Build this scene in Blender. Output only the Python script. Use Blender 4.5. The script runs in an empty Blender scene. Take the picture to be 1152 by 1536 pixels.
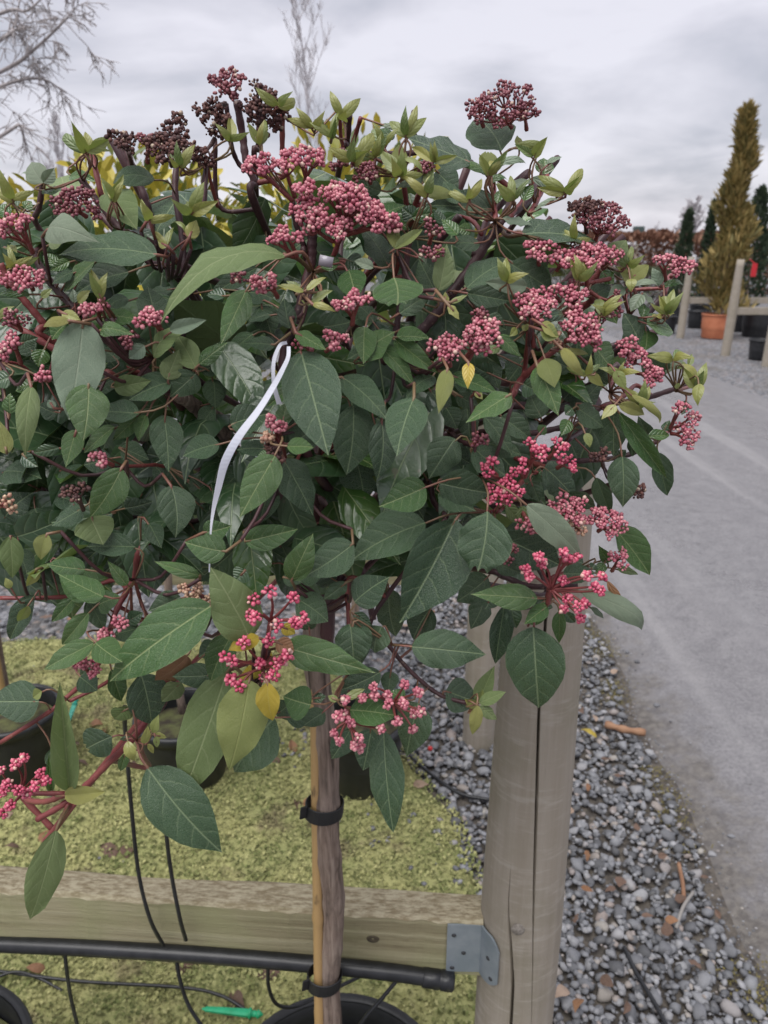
import bpy, math, random
import numpy as np
from mathutils import Vector, Matrix, noise as mnoise

random.seed(7)
rng = np.random.default_rng(7)
scene = bpy.context.scene
COL = scene.collection

# ------------------------------------------------------------------ camera
CAM_H = 1.45
PITCH = math.radians(19.3)
FPX = 1150.0                      # focal length in pixels of the 1152 x 1536 photograph
SP, CP = math.sin(PITCH), math.cos(PITCH)
cam_d = bpy.data.cameras.new('camera')
cam_d.sensor_fit = 'VERTICAL'
cam_d.sensor_height = 36.0
cam_d.lens = FPX / 1536.0 * 36.0
cam_d.clip_start = 0.02
cam_d.clip_end = 2000
cam_d.dof.use_dof = True
cam_d.dof.focus_distance = 0.50
cam_d.dof.aperture_fstop = 15.0
cam = bpy.data.objects.new('camera', cam_d)
cam.location = (0, 0, CAM_H)
cam.rotation_euler = (math.radians(90) - PITCH, 0, 0)
COL.objects.link(cam)
scene.camera = cam

# ------------------------------------------------------------------ world, sun, exposure
SUN_EL, SUN_ROT = math.radians(66), math.radians(215)
world = bpy.data.worlds.new('World')
scene.world = world
world.use_nodes = True
wt = world.node_tree
wt.nodes.clear()
def wn(t, **k):
    n = wt.nodes.new(t)
    for a, b in k.items(): setattr(n, a, b)
    return n
wo = wn('ShaderNodeOutputWorld'); bg = wn('ShaderNodeBackground')
sky = wn('ShaderNodeTexSky', sky_type='NISHITA', sun_disc=False)
sky.sun_elevation = SUN_EL; sky.sun_rotation = SUN_ROT
sky.air_density = 1.0; sky.dust_density = 2.0
tc = wn('ShaderNodeTexCoord'); sep = wn('ShaderNodeSeparateXYZ')
wt.links.new(tc.outputs['Generated'], sep.inputs[0])
def wmath(op, a, b=None, clamp=False):
    n = wn('ShaderNodeMath', operation=op, use_clamp=clamp)
    for i, s in enumerate((a, b)):
        if s is None: continue
        if isinstance(s, (int, float)): n.inputs[i].default_value = s
        else: wt.links.new(s, n.inputs[i])
    return n.outputs[0]
zz = wmath('ADD', wmath('MAXIMUM', sep.outputs[2], 0.0), 0.22)
cx = wmath('DIVIDE', sep.outputs[0], zz); cy = wmath('DIVIDE', sep.outputs[1], zz)
comb = wn('ShaderNodeCombineXYZ')
wt.links.new(cx, comb.inputs[0]); wt.links.new(cy, comb.inputs[1])
n1 = wn('ShaderNodeTexNoise'); n1.inputs['Scale'].default_value = 1.5; n1.inputs['Detail'].default_value = 5
n1.inputs['Roughness'].default_value = 0.52; n1.inputs['Distortion'].default_value = 0.35
mp = wn('ShaderNodeMapping'); mp.inputs['Scale'].default_value = (1.0, 0.9, 1); mp.inputs['Location'].default_value = (3.1, 1.7, 0)
wt.links.new(comb.outputs[0], mp.inputs[0]); wt.links.new(mp.outputs[0], n1.inputs['Vector'])
ramp = wn('ShaderNodeValToRGB')
e = ramp.color_ramp.elements
e[0].position = 0.38; e[0].color = (0.208, 0.208, 0.234, 1)
e[1].position = 0.62; e[1].color = (0.322, 0.314, 0.341, 1)
k = e.new(0.50); k.color = (0.268, 0.262, 0.288, 1)
wt.links.new(n1.outputs['Fac'], ramp.inputs[0])
skm = wn('ShaderNodeMix', data_type='RGBA'); skm.inputs['Factor'].default_value = 0.92
sks = wn('ShaderNodeMix', data_type='RGBA', blend_type='MULTIPLY'); sks.inputs['Factor'].default_value = 1.0
wt.links.new(sky.outputs[0], sks.inputs['A']); sks.inputs['B'].default_value = (0.1, 0.1, 0.1, 1)
wt.links.new(sks.outputs['Result'], skm.inputs['A']); wt.links.new(ramp.outputs[0], skm.inputs['B'])
wt.links.new(skm.outputs['Result'], bg.inputs[0]); bg.inputs[1].default_value = 1.0
wt.links.new(bg.outputs[0], wo.inputs[0])

sun_d = bpy.data.lights.new('sun', 'SUN'); sun_d.energy = 1.5; sun_d.angle = math.radians(55); sun_d.color = (1, 0.98, 0.95)
sun = bpy.data.objects.new('sun', sun_d); COL.objects.link(sun)
sd = Vector((math.sin(SUN_ROT) * math.cos(SUN_EL), math.cos(SUN_ROT) * math.cos(SUN_EL), math.sin(SUN_EL)))
sun.rotation_euler = (-sd).to_track_quat('-Z', 'Y').to_euler()
sun.location = (0, -3, 8)
scene.view_settings.view_transform = 'Standard'
scene.view_settings.look = 'None'
scene.view_settings.exposure = 1.38
scene.view_settings.gamma = 1.0
scene.render.engine = 'CYCLES'
scene.cycles.max_bounces = 6
scene.cycles.transparent_max_bounces = 4

# ------------------------------------------------------------------ pixel helpers (a pixel is only a direction)
def P(x, y, z):
    """point at camera depth z"""
    u, v = (x - 576) / FPX, (y - 768) / FPX
    return Vector((u * z, z * (CP - v * SP), CAM_H - z * (SP + v * CP)))
def PY(x, y, Y):
    v = (y - 768) / FPX
    return P(x, y, Y / (CP - v * SP))
def PG(x, y, h=0.0):
    v = (y - 768) / FPX
    return P(x, y, (CAM_H - h) / (SP + v * CP))

CC = Vector((-0.07, 0.74, 1.29)); CR = Vector((0.40, 0.34, 0.335))
def surf_Y(x, y):
    """forward distance of the shrub's outer surface along a pixel's direction"""
    yy = min(max(y, 190), 820); xx = 576 + (x - 576) * 0.93
    d = P(xx, yy, 1.0) - Vector((0, 0, CAM_H)); o = Vector((0, 0, CAM_H)) - CC
    ds = Vector((d.x / CR.x, d.y / CR.y, d.z / CR.z)); os_ = Vector((o.x / CR.x, o.y / CR.y, o.z / CR.z))
    a, b, c = ds.dot(ds), ds.dot(os_), os_.dot(os_) - 1
    D = b * b - a * c
    t = (-b - math.sqrt(D)) / a if D > 0 else -b / a
    return t * d.y
def PS(x, y, dz=0.0):
    return PY(x, y, surf_Y(x, y) + dz)

# ------------------------------------------------------------------ object helpers
def tag(o, label=None, cat=None, group=None, kind=None):
    if label: o['label'] = label
    if cat: o['category'] = cat
    if group: o['group'] = group
    if kind: o['kind'] = kind
    return o
def link(name, me, mat=None, parent=None, smooth=True):
    o = bpy.data.objects.new(name, me); COL.objects.link(o)
    if mat is not None and len(me.materials) == 0: me.materials.append(mat)
    if parent is not None: o.parent = parent
    return o
def empty(name, loc=(0, 0, 0)):
    o = bpy.data.objects.new(name, None); o.empty_display_size = 0.05
    o.location = loc; COL.objects.link(o); return o
def mesh(name, V, F, smooth=True, uv=None, attr=None):
    me = bpy.data.meshes.new(name)
    V = np.asarray(V, dtype=np.float32).reshape(-1, 3)
    if isinstance(F, np.ndarray):
        nf, k = F.shape
        me.vertices.add(len(V)); me.vertices.foreach_set('co', V.ravel())
        me.loops.add(nf * k); me.loops.foreach_set('vertex_index', F.astype(np.int32).ravel())
        me.polygons.add(nf)
        me.polygons.foreach_set('loop_start', np.arange(0, nf * k, k, dtype=np.int32))
        me.update(calc_edges=True); me.validate()
    else:
        me.from_pydata([tuple(map(float, v)) for v in V], [], F); me.update()
    if smooth: me.polygons.foreach_set('use_smooth', np.ones(len(me.polygons), dtype=bool))
    if uv is not None:
        l = me.uv_layers.new(name='UVMap')
        vi = np.zeros(len(me.loops), dtype=np.int32); me.loops.foreach_get('vertex_index', vi)
        l.data.foreach_set('uv', np.asarray(uv, dtype=np.float32)[vi].ravel())
    if attr is not None:
        a = me.attributes.new('tip', 'FLOAT', 'POINT'); a.data.foreach_set('value', np.asarray(attr, dtype=np.float32))
    return me
class MB:
    def __init__(s): s.v, s.f = [], []
    def add(s, V, F):
        b = len(s.v); s.v.extend([tuple(p) for p in V]); s.f.extend([tuple(i + b for i in q) for q in F])
    def box(s, c, size, rot=None):
        x, y, z = (k / 2 for k in size)
        V = [Vector((i * x, j * y, k * z)) for i in (-1, 1) for j in (-1, 1) for k in (-1, 1)]
        if rot is not None: V = [rot @ p for p in V]
        c = Vector(c)
        s.add([p + c for p in V], [(0, 1, 3, 2), (4, 6, 7, 5), (0, 4, 5, 1), (2, 3, 7, 6), (0, 2, 6, 4), (1, 5, 7, 3)])
    def tube(s, pts, rad, n=7, cap=True):
        pts = [Vector(p) for p in pts]
        if not hasattr(rad, '__len__'): rad = [rad] * len(pts)
        t0 = (pts[1] - pts[0]).normalized()
        u = t0.cross(Vector((0, 0, 1)))
        if u.length < 1e-3: u = Vector((1, 0, 0))
        u.normalize(); V = []
        for i, p in enumerate(pts):
            t = (pts[min(i + 1, len(pts) - 1)] - pts[max(i - 1, 0)]).normalized()
            u = (u - t * u.dot(t)).normalized(); w = t.cross(u)
            for k in range(n):
                a = 2 * math.pi * k / n
                V.append(p + (u * math.cos(a) + w * math.sin(a)) * rad[i])
        F = [(i * n + k, i * n + (k + 1) % n, (i + 1) * n + (k + 1) % n, (i + 1) * n + k) for i in range(len(pts) - 1) for k in range(n)]
        if cap:
            F.append(tuple(range(n - 1, -1, -1))); F.append(tuple(range((len(pts) - 1) * n, len(pts) * n)))
        s.add(V, F)
    def lathe(s, prof, c, n=48):
        c = Vector(c); V = []
        for r, z in prof:
            for k in range(n):
                a = 2 * math.pi * k / n; V.append(c + Vector((r * math.cos(a), r * math.sin(a), z)))
        F = [(i * n + k, i * n + (k + 1) % n, (i + 1) * n + (k + 1) % n, (i + 1) * n + k) for i in range(len(prof) - 1) for k in range(n)]
        s.add(V, F)
    def build(s, name, mat, parent=None, smooth=True):
        return link(name, mesh(name, s.v, s.f, smooth), mat, parent)
def bevel(o, w=0.004, seg=2):
    m = o.modifiers.new('bevel', 'BEVEL'); m.width = w; m.segments = seg; m.limit_method = 'ANGLE'; return o
def smooth_line(pts, per=6):
    pts = [Vector(p) for p in pts]
    if len(pts) < 3:
        return [pts[0].lerp(pts[1], i / per) for i in range(per + 1)]
    out = []
    q = [pts[0] * 2 - pts[1]] + pts + [pts[-1] * 2 - pts[-2]]
    for i in range(1, len(q) - 2):
        for j in range(per):
            t = j / per; a, b, c, d = q[i - 1], q[i], q[i + 1], q[i + 2]
            out.append(0.5 * ((2 * b) + (c - a) * t + (2 * a - 5 * b + 4 * c - d) * t * t + (3 * b - a - 3 * c + d) * t ** 3))
    out.append(pts[-1]); return out

# ------------------------------------------------------------------ materials
class NT:
    def __init__(s, name):
        s.m = bpy.data.materials.new(name); s.m.use_nodes = True; s.t = s.m.node_tree; s.t.nodes.clear()
        s.out = s.n('ShaderNodeOutputMaterial'); s.p = s.n('ShaderNodeBsdfPrincipled'); s.l(s.p.outputs[0], s.out.inputs[0])
    def n(s, t, **k):
        n = s.t.nodes.new(t)
        for a, b in k.items(): setattr(n, a, b)
        return n
    def l(s, a, b): s.t.links.new(a, b)
    def set(s, node, key, v):
        if isinstance(v, (int, float, tuple)): node.inputs[key].default_value = v
        else: s.l(v, node.inputs[key])
    def math(s, op, a, b=None, clamp=False):
        n = s.n('ShaderNodeMath', operation=op, use_clamp=clamp); s.set(n, 0, a)
        if b is not None: s.set(n, 1, b)
        return n.outputs[0]
    def mix(s, f, a, b, blend='MIX'):
        n = s.n('ShaderNodeMix', data_type='RGBA', blend_type=blend); s.set(n, 'Factor', f)
        s.set(n, 'A', a if not isinstance(a, tuple) else (*a, 1)[:4]); s.set(n, 'B', b if not isinstance(b, tuple) else (*b, 1)[:4])
        return n.outputs['Result']
    def rng(s, v, a, b, c=0.0, d=1.0, smooth=True):
        n = s.n('ShaderNodeMapRange', interpolation_type='SMOOTHSTEP' if smooth else 'LINEAR')
        s.set(n, 'Value', v); s.set(n, 'From Min', a); s.set(n, 'From Max', b); s.set(n, 'To Min', c); s.set(n, 'To Max', d); return n.outputs[0]
    def noise(s, scale, detail=4, vec=None, rough=0.55, out='Fac', stretch=None, dist=0.0):
        n = s.n('ShaderNodeTexNoise'); n.inputs['Scale'].default_value = scale; n.inputs['Detail'].default_value = detail
        n.inputs['Roughness'].default_value = rough; n.inputs['Distortion'].default_value = dist
        v = vec or s.obj()
        if stretch:
            m = s.n('ShaderNodeMapping'); m.inputs['Scale'].default_value = stretch; s.l(v, m.inputs[0]); v = m.outputs[0]
        s.l(v, n.inputs['Vector']); return n.outputs[out]
    def obj(s):
        if not hasattr(s, 'tc'): s.tc = s.n('ShaderNodeTexCoord')
        return s.tc.outputs['Object']
    def rand(s):
        a = s.n('ShaderNodeObjectInfo').outputs['Random']; b = s.n('ShaderNodeNewGeometry').outputs['Random Per Island']
        return s.math('FRACT', s.math('ADD', s.math('MULTIPLY', a, 7.31), b))
    def ramp(s, f, stops):
        n = s.n('ShaderNodeValToRGB'); e = n.color_ramp.elements
        while len(e) < len(stops): e.new(0.5)
        for el, (p, c) in zip(e, stops): el.position = p; el.color = (*c, 1)
        s.l(f, n.inputs[0]); return n.outputs[0]
    def bump(s, h, strength=0.3, dist=0.002):
        n = s.n('ShaderNodeBump'); n.inputs['Strength'].default_value = strength; n.inputs['Distance'].default_value = dist
        s.l(h, n.inputs['Height']); s.l(n.outputs[0], s.p.inputs['Normal']); return n
    def base(s, c): s.set(s.p, 'Base Color', c if not isinstance(c, tuple) else (*c, 1)[:4])
    def rough(s, r): s.set(s.p, 'Roughness', r)
    def translucent(s, color, fac):
        t = s.n('ShaderNodeBsdfTranslucent'); s.set(t, 0, color if not isinstance(color, tuple) else (*color, 1)[:4])
        m = s.n('ShaderNodeMixShader'); m.inputs[0].default_value = fac
        s.l(s.p.outputs[0], m.inputs[1]); s.l(t.outputs[0], m.inputs[2]); s.l(m.outputs[0], s.out.inputs[0])

def leaf_mat(name, top, top2, under, vein, rough=0.42, trans=0.1, veins=1.0, spots=None, pucker=0.5):
    t = NT(name)
    uv = t.n('ShaderNodeUVMap'); sp = t.n('ShaderNodeSeparateXYZ'); t.l(uv.outputs[0], sp.inputs[0])
    x = t.math('MULTIPLY', t.math('SUBTRACT', sp.outputs[0], 0.5), 0.46); v = sp.outputs[1]; ax = t.math('ABSOLUTE', x)
    mid = t.rng(ax, 0.0035, 0.010, 1, 0)
    wob = t.math('MULTIPLY', t.math('SUBTRACT', t.noise(14, 2), 0.5), 0.05)
    q = t.math('ADD', t.math('SUBTRACT', t.math('SUBTRACT', v, t.math('MULTIPLY', ax, 0.5)), t.math('MULTIPLY', t.math('MULTIPLY', ax, ax), 4.2)), wob)
    f = t.math('FRACT', t.math('ADD', t.math('MULTIPLY', q, 5.2), t.math('MULTIPLY', t.math('SIGN', x), 0.21)))
    dst = t.math('ABSOLUTE', t.math('SUBTRACT', f, 0.5))
    lat = t.math('MULTIPLY', t.rng(dst, 0.015, 0.06, 1, 0), t.rng(ax, 0.06, 0.2, 0.45, 0.06))
    vm = t.math('MULTIPLY', t.math('MAXIMUM', t.math('MULTIPLY', mid, 0.9), lat), veins)
    r = t.rand()
    tint = t.mix(r, top, top2)
    mott = t.noise(55, 3)
    tint = t.mix(t.rng(mott, 0.35, 0.75, 0, 0.35), tint, t.mix(0.5, tint, vein))
    edge = t.rng(t.math('ABSOLUTE', t.math('SUBTRACT', sp.outputs[0], 0.5)), 0.46, 0.5, 0, 0.3)
    colt = t.mix(t.math('MAXIMUM', vm, edge), tint, vein)
    if spots:
        sn = t.noise(90, 2)
        colt = t.mix(t.rng(sn, 0.70, 0.74, 0, 0.8), colt, spots)
    colu = t.mix(t.math('MULTIPLY', vm, 0.6), t.mix(t.math('MULTIPLY', r, 0.5), under, tint), t.mix(0.5, under, vein))
    bf = t.n('ShaderNodeNewGeometry').outputs['Backfacing']
    col = t.mix(bf, colt, colu)
    t.base(col)
    t.rough(t.math('ADD', t.math('ADD', rough, t.math('MULTIPLY', bf, 0.18)), t.math('MULTIPLY', t.math('SUBTRACT', t.noise(38, 3), 0.5), 0.5)))
    t.p.inputs['Specular IOR Level'].default_value = 0.75
    cellh = t.math('SUBTRACT', 1.0, t.math('POWER', t.math('SUBTRACT', 1.0, t.math('MULTIPLY', dst, 2.0)), 3.0))
    puck = t.math('ADD', t.math('MULTIPLY', t.math('MULTIPLY', cellh, t.rng(ax, 0.0, 0.06)), pucker), t.math('MULTIPLY', t.math('SUBTRACT', 1.0, mid), 0.5))
    fine = t.math('ADD', t.math('MULTIPLY', t.noise(300, 2), 0.2), t.math('MULTIPLY', t.noise(75, 3), 0.9))
    t.bump(t.math('ADD', puck, fine), 0.6, 0.0013)
    t.translucent(t.mix(0.5, col, (0.25, 0.4, 0.06)), trans)
    return t.m
def srgb(r, g, b):
    f = lambda c: (c / 255) / 12.92 if c / 255 < 0.04045 else ((c / 255 + 0.055) / 1.055) ** 2.4
    return (f(r), f(g), f(b))
LM = {
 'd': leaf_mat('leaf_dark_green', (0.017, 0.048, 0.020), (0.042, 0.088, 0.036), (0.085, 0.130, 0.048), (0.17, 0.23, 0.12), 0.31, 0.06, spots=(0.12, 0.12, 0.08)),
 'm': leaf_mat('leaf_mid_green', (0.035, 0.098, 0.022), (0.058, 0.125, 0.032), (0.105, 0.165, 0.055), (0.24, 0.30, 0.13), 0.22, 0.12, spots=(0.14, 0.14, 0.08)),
 'l': leaf_mat('leaf_pale_olive', (0.115, 0.175, 0.050), (0.15, 0.20, 0.075), (0.14, 0.19, 0.07), (0.30, 0.35, 0.17), 0.50, 0.18, 0.7),
 'y': leaf_mat('leaf_yellow_green', (0.29, 0.275, 0.07), (0.17, 0.215, 0.06), (0.26, 0.26, 0.10), (0.36, 0.37, 0.14), 0.45, 0.25, 0.3, pucker=0.12),
 'g': leaf_mat('leaf_gold', (0.50, 0.38, 0.02), (0.46, 0.33, 0.03), (0.44, 0.36, 0.06), (0.55, 0.48, 0.15), 0.45, 0.28, 0.5, spots=(0.22, 0.07, 0.02), pucker=0.3),
 's': leaf_mat('leaf_pale_sky_sheen', (0.13, 0.19, 0.125), (0.17, 0.215, 0.14), (0.18, 0.22, 0.15), (0.30, 0.34, 0.24), 0.55, 0.12, 0.4, pucker=0.3),  # pale grey-green leaf underside, with sky sheen put into the colour
 't': leaf_mat('leaf_tan', (0.30, 0.20, 0.14), (0.36, 0.26, 0.20), (0.30, 0.22, 0.16), (0.38, 0.29, 0.22), 0.7, 0.1, 0.5),
 'e': leaf_mat('leaf_dark_brown', (0.085, 0.045, 0.028), (0.14, 0.080, 0.055), (0.12, 0.07, 0.05), (0.18, 0.11, 0.07), 0.7, 0.05, 0.5),
 'b': leaf_mat('leaf_brown', (0.20, 0.085, 0.035), (0.26, 0.12, 0.05), (0.22, 0.11, 0.05), (0.30, 0.17, 0.09), 0.6, 0.1, 0.6, spots=(0.10, 0.035, 0.015)),
}
def simple(name, c, rough=0.6, c2=None, scale=20, bump=0.0, bdist=0.002, stretch=None, spec=0.5, metal=0.0, detail=5):
    t = NT(name)
    nz = t.noise(scale, detail, stretch=stretch)
    t.base(t.mix(t.rng(nz, 0.3, 0.7), c, c2) if c2 else c); t.rough(rough)
    t.p.inputs['Specular IOR Level'].default_value = spec; t.p.inputs['Metallic'].default_value = metal
    if bump: t.bump(nz, bump, bdist)
    return t.m
def stem_mat(name, a, b, c):
    t = NT(name); nz = t.noise(30, 4); sp = t.noise(260, 2)
    col = t.mix(t.rng(nz, 0.3, 0.7), a, b); col = t.mix(t.rng(sp, 0.66, 0.72, 0, 0.7), col, c)
    t.base(col); t.rough(0.5); t.bump(t.noise(180, 3, stretch=(1, 1, 0.25)), 0.35, 0.001); return t.m
M_STEM = stem_mat('stem_dark_purple', (0.035, 0.014, 0.018), (0.075, 0.028, 0.030), (0.16, 0.10, 0.08))
M_RED = stem_mat('stem_red', (0.16, 0.030, 0.034), (0.22, 0.060, 0.050), (0.24, 0.13, 0.09))
M_PINKSTEM = stem_mat('stem_pink', (0.19, 0.065, 0.055), (0.16, 0.115, 0.055), (0.22, 0.14, 0.08))
M_STALKBROWN = stem_mat('stalk_brown', (0.09, 0.042, 0.030), (0.055, 0.026, 0.024), (0.14, 0.08, 0.05))
def bark():
    t = NT('bark_grey_brown'); a = t.noise(150, 6, stretch=(1, 1, 0.10), dist=0.8); b = t.noise(14, 3); f = t.noise(420, 4, stretch=(1, 1, 0.4))
    col = t.ramp(a, [(0.33, (0.055, 0.038, 0.028)), (0.5, (0.20, 0.145, 0.115)), (0.68, (0.30, 0.235, 0.19))])
    col = t.mix(t.rng(b, 0.4, 0.7, 0, 0.45), col, (0.24, 0.19, 0.16)); t.base(col); t.rough(0.85)
    t.bump(t.math('ADD', a, t.math('MULTIPLY', f, 0.4)), 0.8, 0.004); return t.m
M_BARK = bark()
def bud_mat(name, a, b, tipc, rough=0.45):
    t = NT(name); r = t.rand(); at = t.n('ShaderNodeAttribute'); at.attribute_name = 'tip'
    tip = at.outputs['Fac']; col = t.mix(t.rng(r, 0.15, 0.95), a, b); col = t.mix(t.rng(r, 0.0, 0.14, 0.6, 0.0), col, (a[0] * 0.45, a[1] * 0.6, a[2] * 0.5)); col = t.mix(t.rng(r, 0.955, 0.965, 0, 0.65), col, (0.60, 0.50, 0.38))
    col = t.mix(t.math('MULTIPLY', t.rng(tip, 0.55, 1.0), t.rng(r, 0.2, 0.9, 0.25, 0.8)), col, tipc)
    t.base(col); t.rough(rough)
    t.p.inputs['Subsurface Weight'].default_value = 0.0
    return t.m
BM = {
 'p': bud_mat('buds_pink', (0.36, 0.080, 0.120), (0.52, 0.20, 0.23), (0.62, 0.40, 0.36)),
 'h': bud_mat('buds_bright_pink', (0.45, 0.055, 0.115), (0.58, 0.135, 0.20), (0.66, 0.40, 0.36)),
 'q': bud_mat('buds_dull_rose', (0.15, 0.036, 0.052), (0.26, 0.085, 0.095), (0.22, 0.11, 0.10)),
 'k': bud_mat('buds_withered', (0.062, 0.024, 0.024), (0.14, 0.060, 0.048), (0.10, 0.05, 0.04), 0.7),
 'c': bud_mat('buds_cream', (0.42, 0.22, 0.16), (0.50, 0.33, 0.22), (0.66, 0.55, 0.36)),
}

# ------------------------------------------------------------------ ground, road, moss, gravel
def gravel_ground():
    t = NT('ground_gravel')
    vo = t.n('ShaderNodeTexVoronoi'); vo.inputs['Scale'].default_value = 38; t.l(t.obj(), vo.inputs['Vector'])
    sepc = t.n('ShaderNodeSeparateColor'); t.l(vo.outputs['Color'], sepc.inputs[0])
    c = t.ramp(sepc.outputs[0], [(0.0, (0.05, 0.052, 0.055)), (0.45, (0.13, 0.135, 0.15)), (0.8, (0.24, 0.24, 0.255)), (1.0, (0.21, 0.16, 0.135))])
    big = t.noise(1.3, 4); c = t.mix(t.rng(big, 0.45, 0.7, 0, 0.45), c, (0.10, 0.085, 0.065))
    t.base(c); t.rough(0.75); t.bump(t.math('MULTIPLY', vo.outputs['Distance'], -1.0), 0.9, 0.02); return t.m
M_GRAVEL = gravel_ground()
def grid_sheet(name, x0, x1, y0, y1, nx, ny, zf, mat, parent=None):
    xs = np.linspace(x0, x1, nx); ys = np.linspace(y0, y1, ny)
    V = [(x, y, zf(x, y)) for y in ys for x in xs]
    F = [(j * nx + i, j * nx + i + 1, (j + 1) * nx + i + 1, (j + 1) * nx + i) for j in range(ny - 1) for i in range(nx - 1)]
    return link(name, mesh(name, V, F), mat, parent)
g = link('ground', mesh('ground', [(-400, -60, -0.012), (400, -60, -0.012), (400, 900, -0.012), (-400, 900, -0.012)], [(0, 1, 2, 3)]), M_GRAVEL)
tag(g, kind='structure')

def road_mat():
    t = NT('road_wet_grit')
    a = t.noise(0.9, 5, stretch=(1.0, 0.35, 1)); b = t.noise(220, 3); c = t.noise(14, 6, rough=0.7); tr = t.noise(2.2, 3, stretch=(2.2, 0.10, 1))
    col = t.mix(t.rng(t.math('ADD', t.math('MULTIPLY', c, 0.35), t.math('MULTIPLY', t.noise(110, 5, rough=0.7), 0.65)), 0.36, 0.64), (0.125, 0.121, 0.127), (0.225, 0.218, 0.224))
    col = t.mix(t.rng(tr, 0.52, 0.70, 0, 0.5), col, (0.27, 0.262, 0.265))
    col = t.mix(t.rng(b, 0.55, 0.72, 0, 0.7), col, (0.085, 0.085, 0.09))
    sx = t.n('ShaderNodeSeparateXYZ'); t.l(t.obj(), sx.inputs[0])
    edge = t.rng(t.math('ADD', sx.outputs[0], t.math('MULTIPLY', t.math('SUBTRACT', t.noise(9, 6, rough=0.7), 0.5), 0.55)), 0.80, 1.02, 0.85, 0)
    col = t.mix(edge, col, t.mix(t.rng(t.noise(45, 4), 0.35, 0.65), (0.075, 0.065, 0.055), (0.15, 0.135, 0.115)))
    col = t.mix(t.rng(t.noise(60, 2), 0.70, 0.74, 0, 0.7), col, (0.06, 0.058, 0.055))
    t.base(col)
    t.rough(t.rng(t.math('ADD', t.math('MULTIPLY', a, 0.8), t.math('MULTIPLY', c, 0.2)), 0.38, 0.64, 0.26, 0.60))
    t.bump(t.math('ADD', t.math('ADD', t.math('MULTIPLY', t.noise(110, 5, rough=0.7), 0.9), t.math('MULTIPLY', c, 0.6)), t.math('MULTIPLY', tr, 0.8)), 0.7, 0.006); return t.m
def road_edge(y): return 0.775 + 0.02 * math.sin(y * 3.1) + 0.018 * math.sin(y * 7.7 + 1) + 0.022 * max(0, y - 2)
ys = [-3 + 0.06 * i for i in range(120)] + [4.2 + 0.6 * i for i in range(100)]
V, F = [], []
NR = 14
for i, y in enumerate(ys):
    x0 = road_edge(min(y, 4.0))
    for k in range(NR):
        s = k / (NR - 1)
        x = x0 + (3.82 - x0) * s
        z = 0.004 + 0.035 * min(1, s * 6) * min(1, (1 - s) * 6) + 0.006 * mnoise.noise(Vector((x * 2, y * 0.7, 0)))
        if k == 0 or k == NR - 1: z = -0.014
        V.append((x, y, z))
    if i: F += [((i - 1) * NR + k, (i - 1) * NR + k + 1, i * NR + k + 1, i * NR + k) for k in range(NR - 1)]
road = link('road', mesh('road', V, F), road_mat()); tag(road, kind='structure')

# moss bed
def moss_edge(y):
    pts = [(-1, 0.30), (0.9, 0.27), (1.3, 0.25), (1.7, 0.20), (1.95, 0.05), (2.15, -0.05), (2.6, -0.25)]
    for (a, xa), (b, xb) in zip(pts, pts[1:]):
        if a <= y <= b: return xa + (xb - xa) * (y - a) / (b - a)
    return -0.3
def moss_z(x, y): return 0.010 + 0.012 * mnoise.noise(Vector((x * 5, y * 5, 2))) + 0.005 * mnoise.noise(Vector((x * 17, y * 17, 5)))
def moss_mat(name):
    t = NT(name); a = t.noise(7, 5); b = t.noise(70, 4); r = t.rand()
    col = t.mix(t.rng(a, 0.36, 0.62), (0.17, 0.20, 0.065), (0.34, 0.335, 0.135))
    col = t.mix(t.rng(b, 0.4, 0.7, 0, 0.6), col, (0.12, 0.145, 0.04)); col = t.mix(t.rng(r, 0.45, 1.0, 0, 0.75), col, (0.50, 0.48, 0.22)); col = t.mix(t.rng(r, 0.0, 0.35, 0.75, 0), col, (0.060, 0.072, 0.022))
    col = t.mix(t.rng(t.noise(6.0, 5, rough=0.65), 0.54, 0.66, 0, 0.6), col, (0.19, 0.145, 0.09))
    t.base(col); t.rough(0.9); t.bump(b, 0.9, 0.012); return t.m
M_MOSS = moss_mat('moss_green')
V, F = [], []
nx, ny = 60, 70
for j in range(ny):
    y = 0.3 + 2.35 * j / (ny - 1)
    xe = moss_edge(y) + 0.03 * mnoise.noise(Vector((3, y * 6, 0)))
    for i in range(nx):
        x = -2.2 + (xe + 2.2) * i / (nx - 1)
        z = moss_z(x, y)
        if i == nx - 1 or j in (0, ny - 1): z = -0.016
        V.append((x, y, z))
    if j: F += [((j - 1) * nx + i, (j - 1) * nx + i + 1, j * nx + i + 1, j * nx + i) for i in range(nx - 1)]
mb_ = link('moss_bed', mesh('moss_bed', V, F), M_MOSS); tag(mb_, kind='structure')
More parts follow.
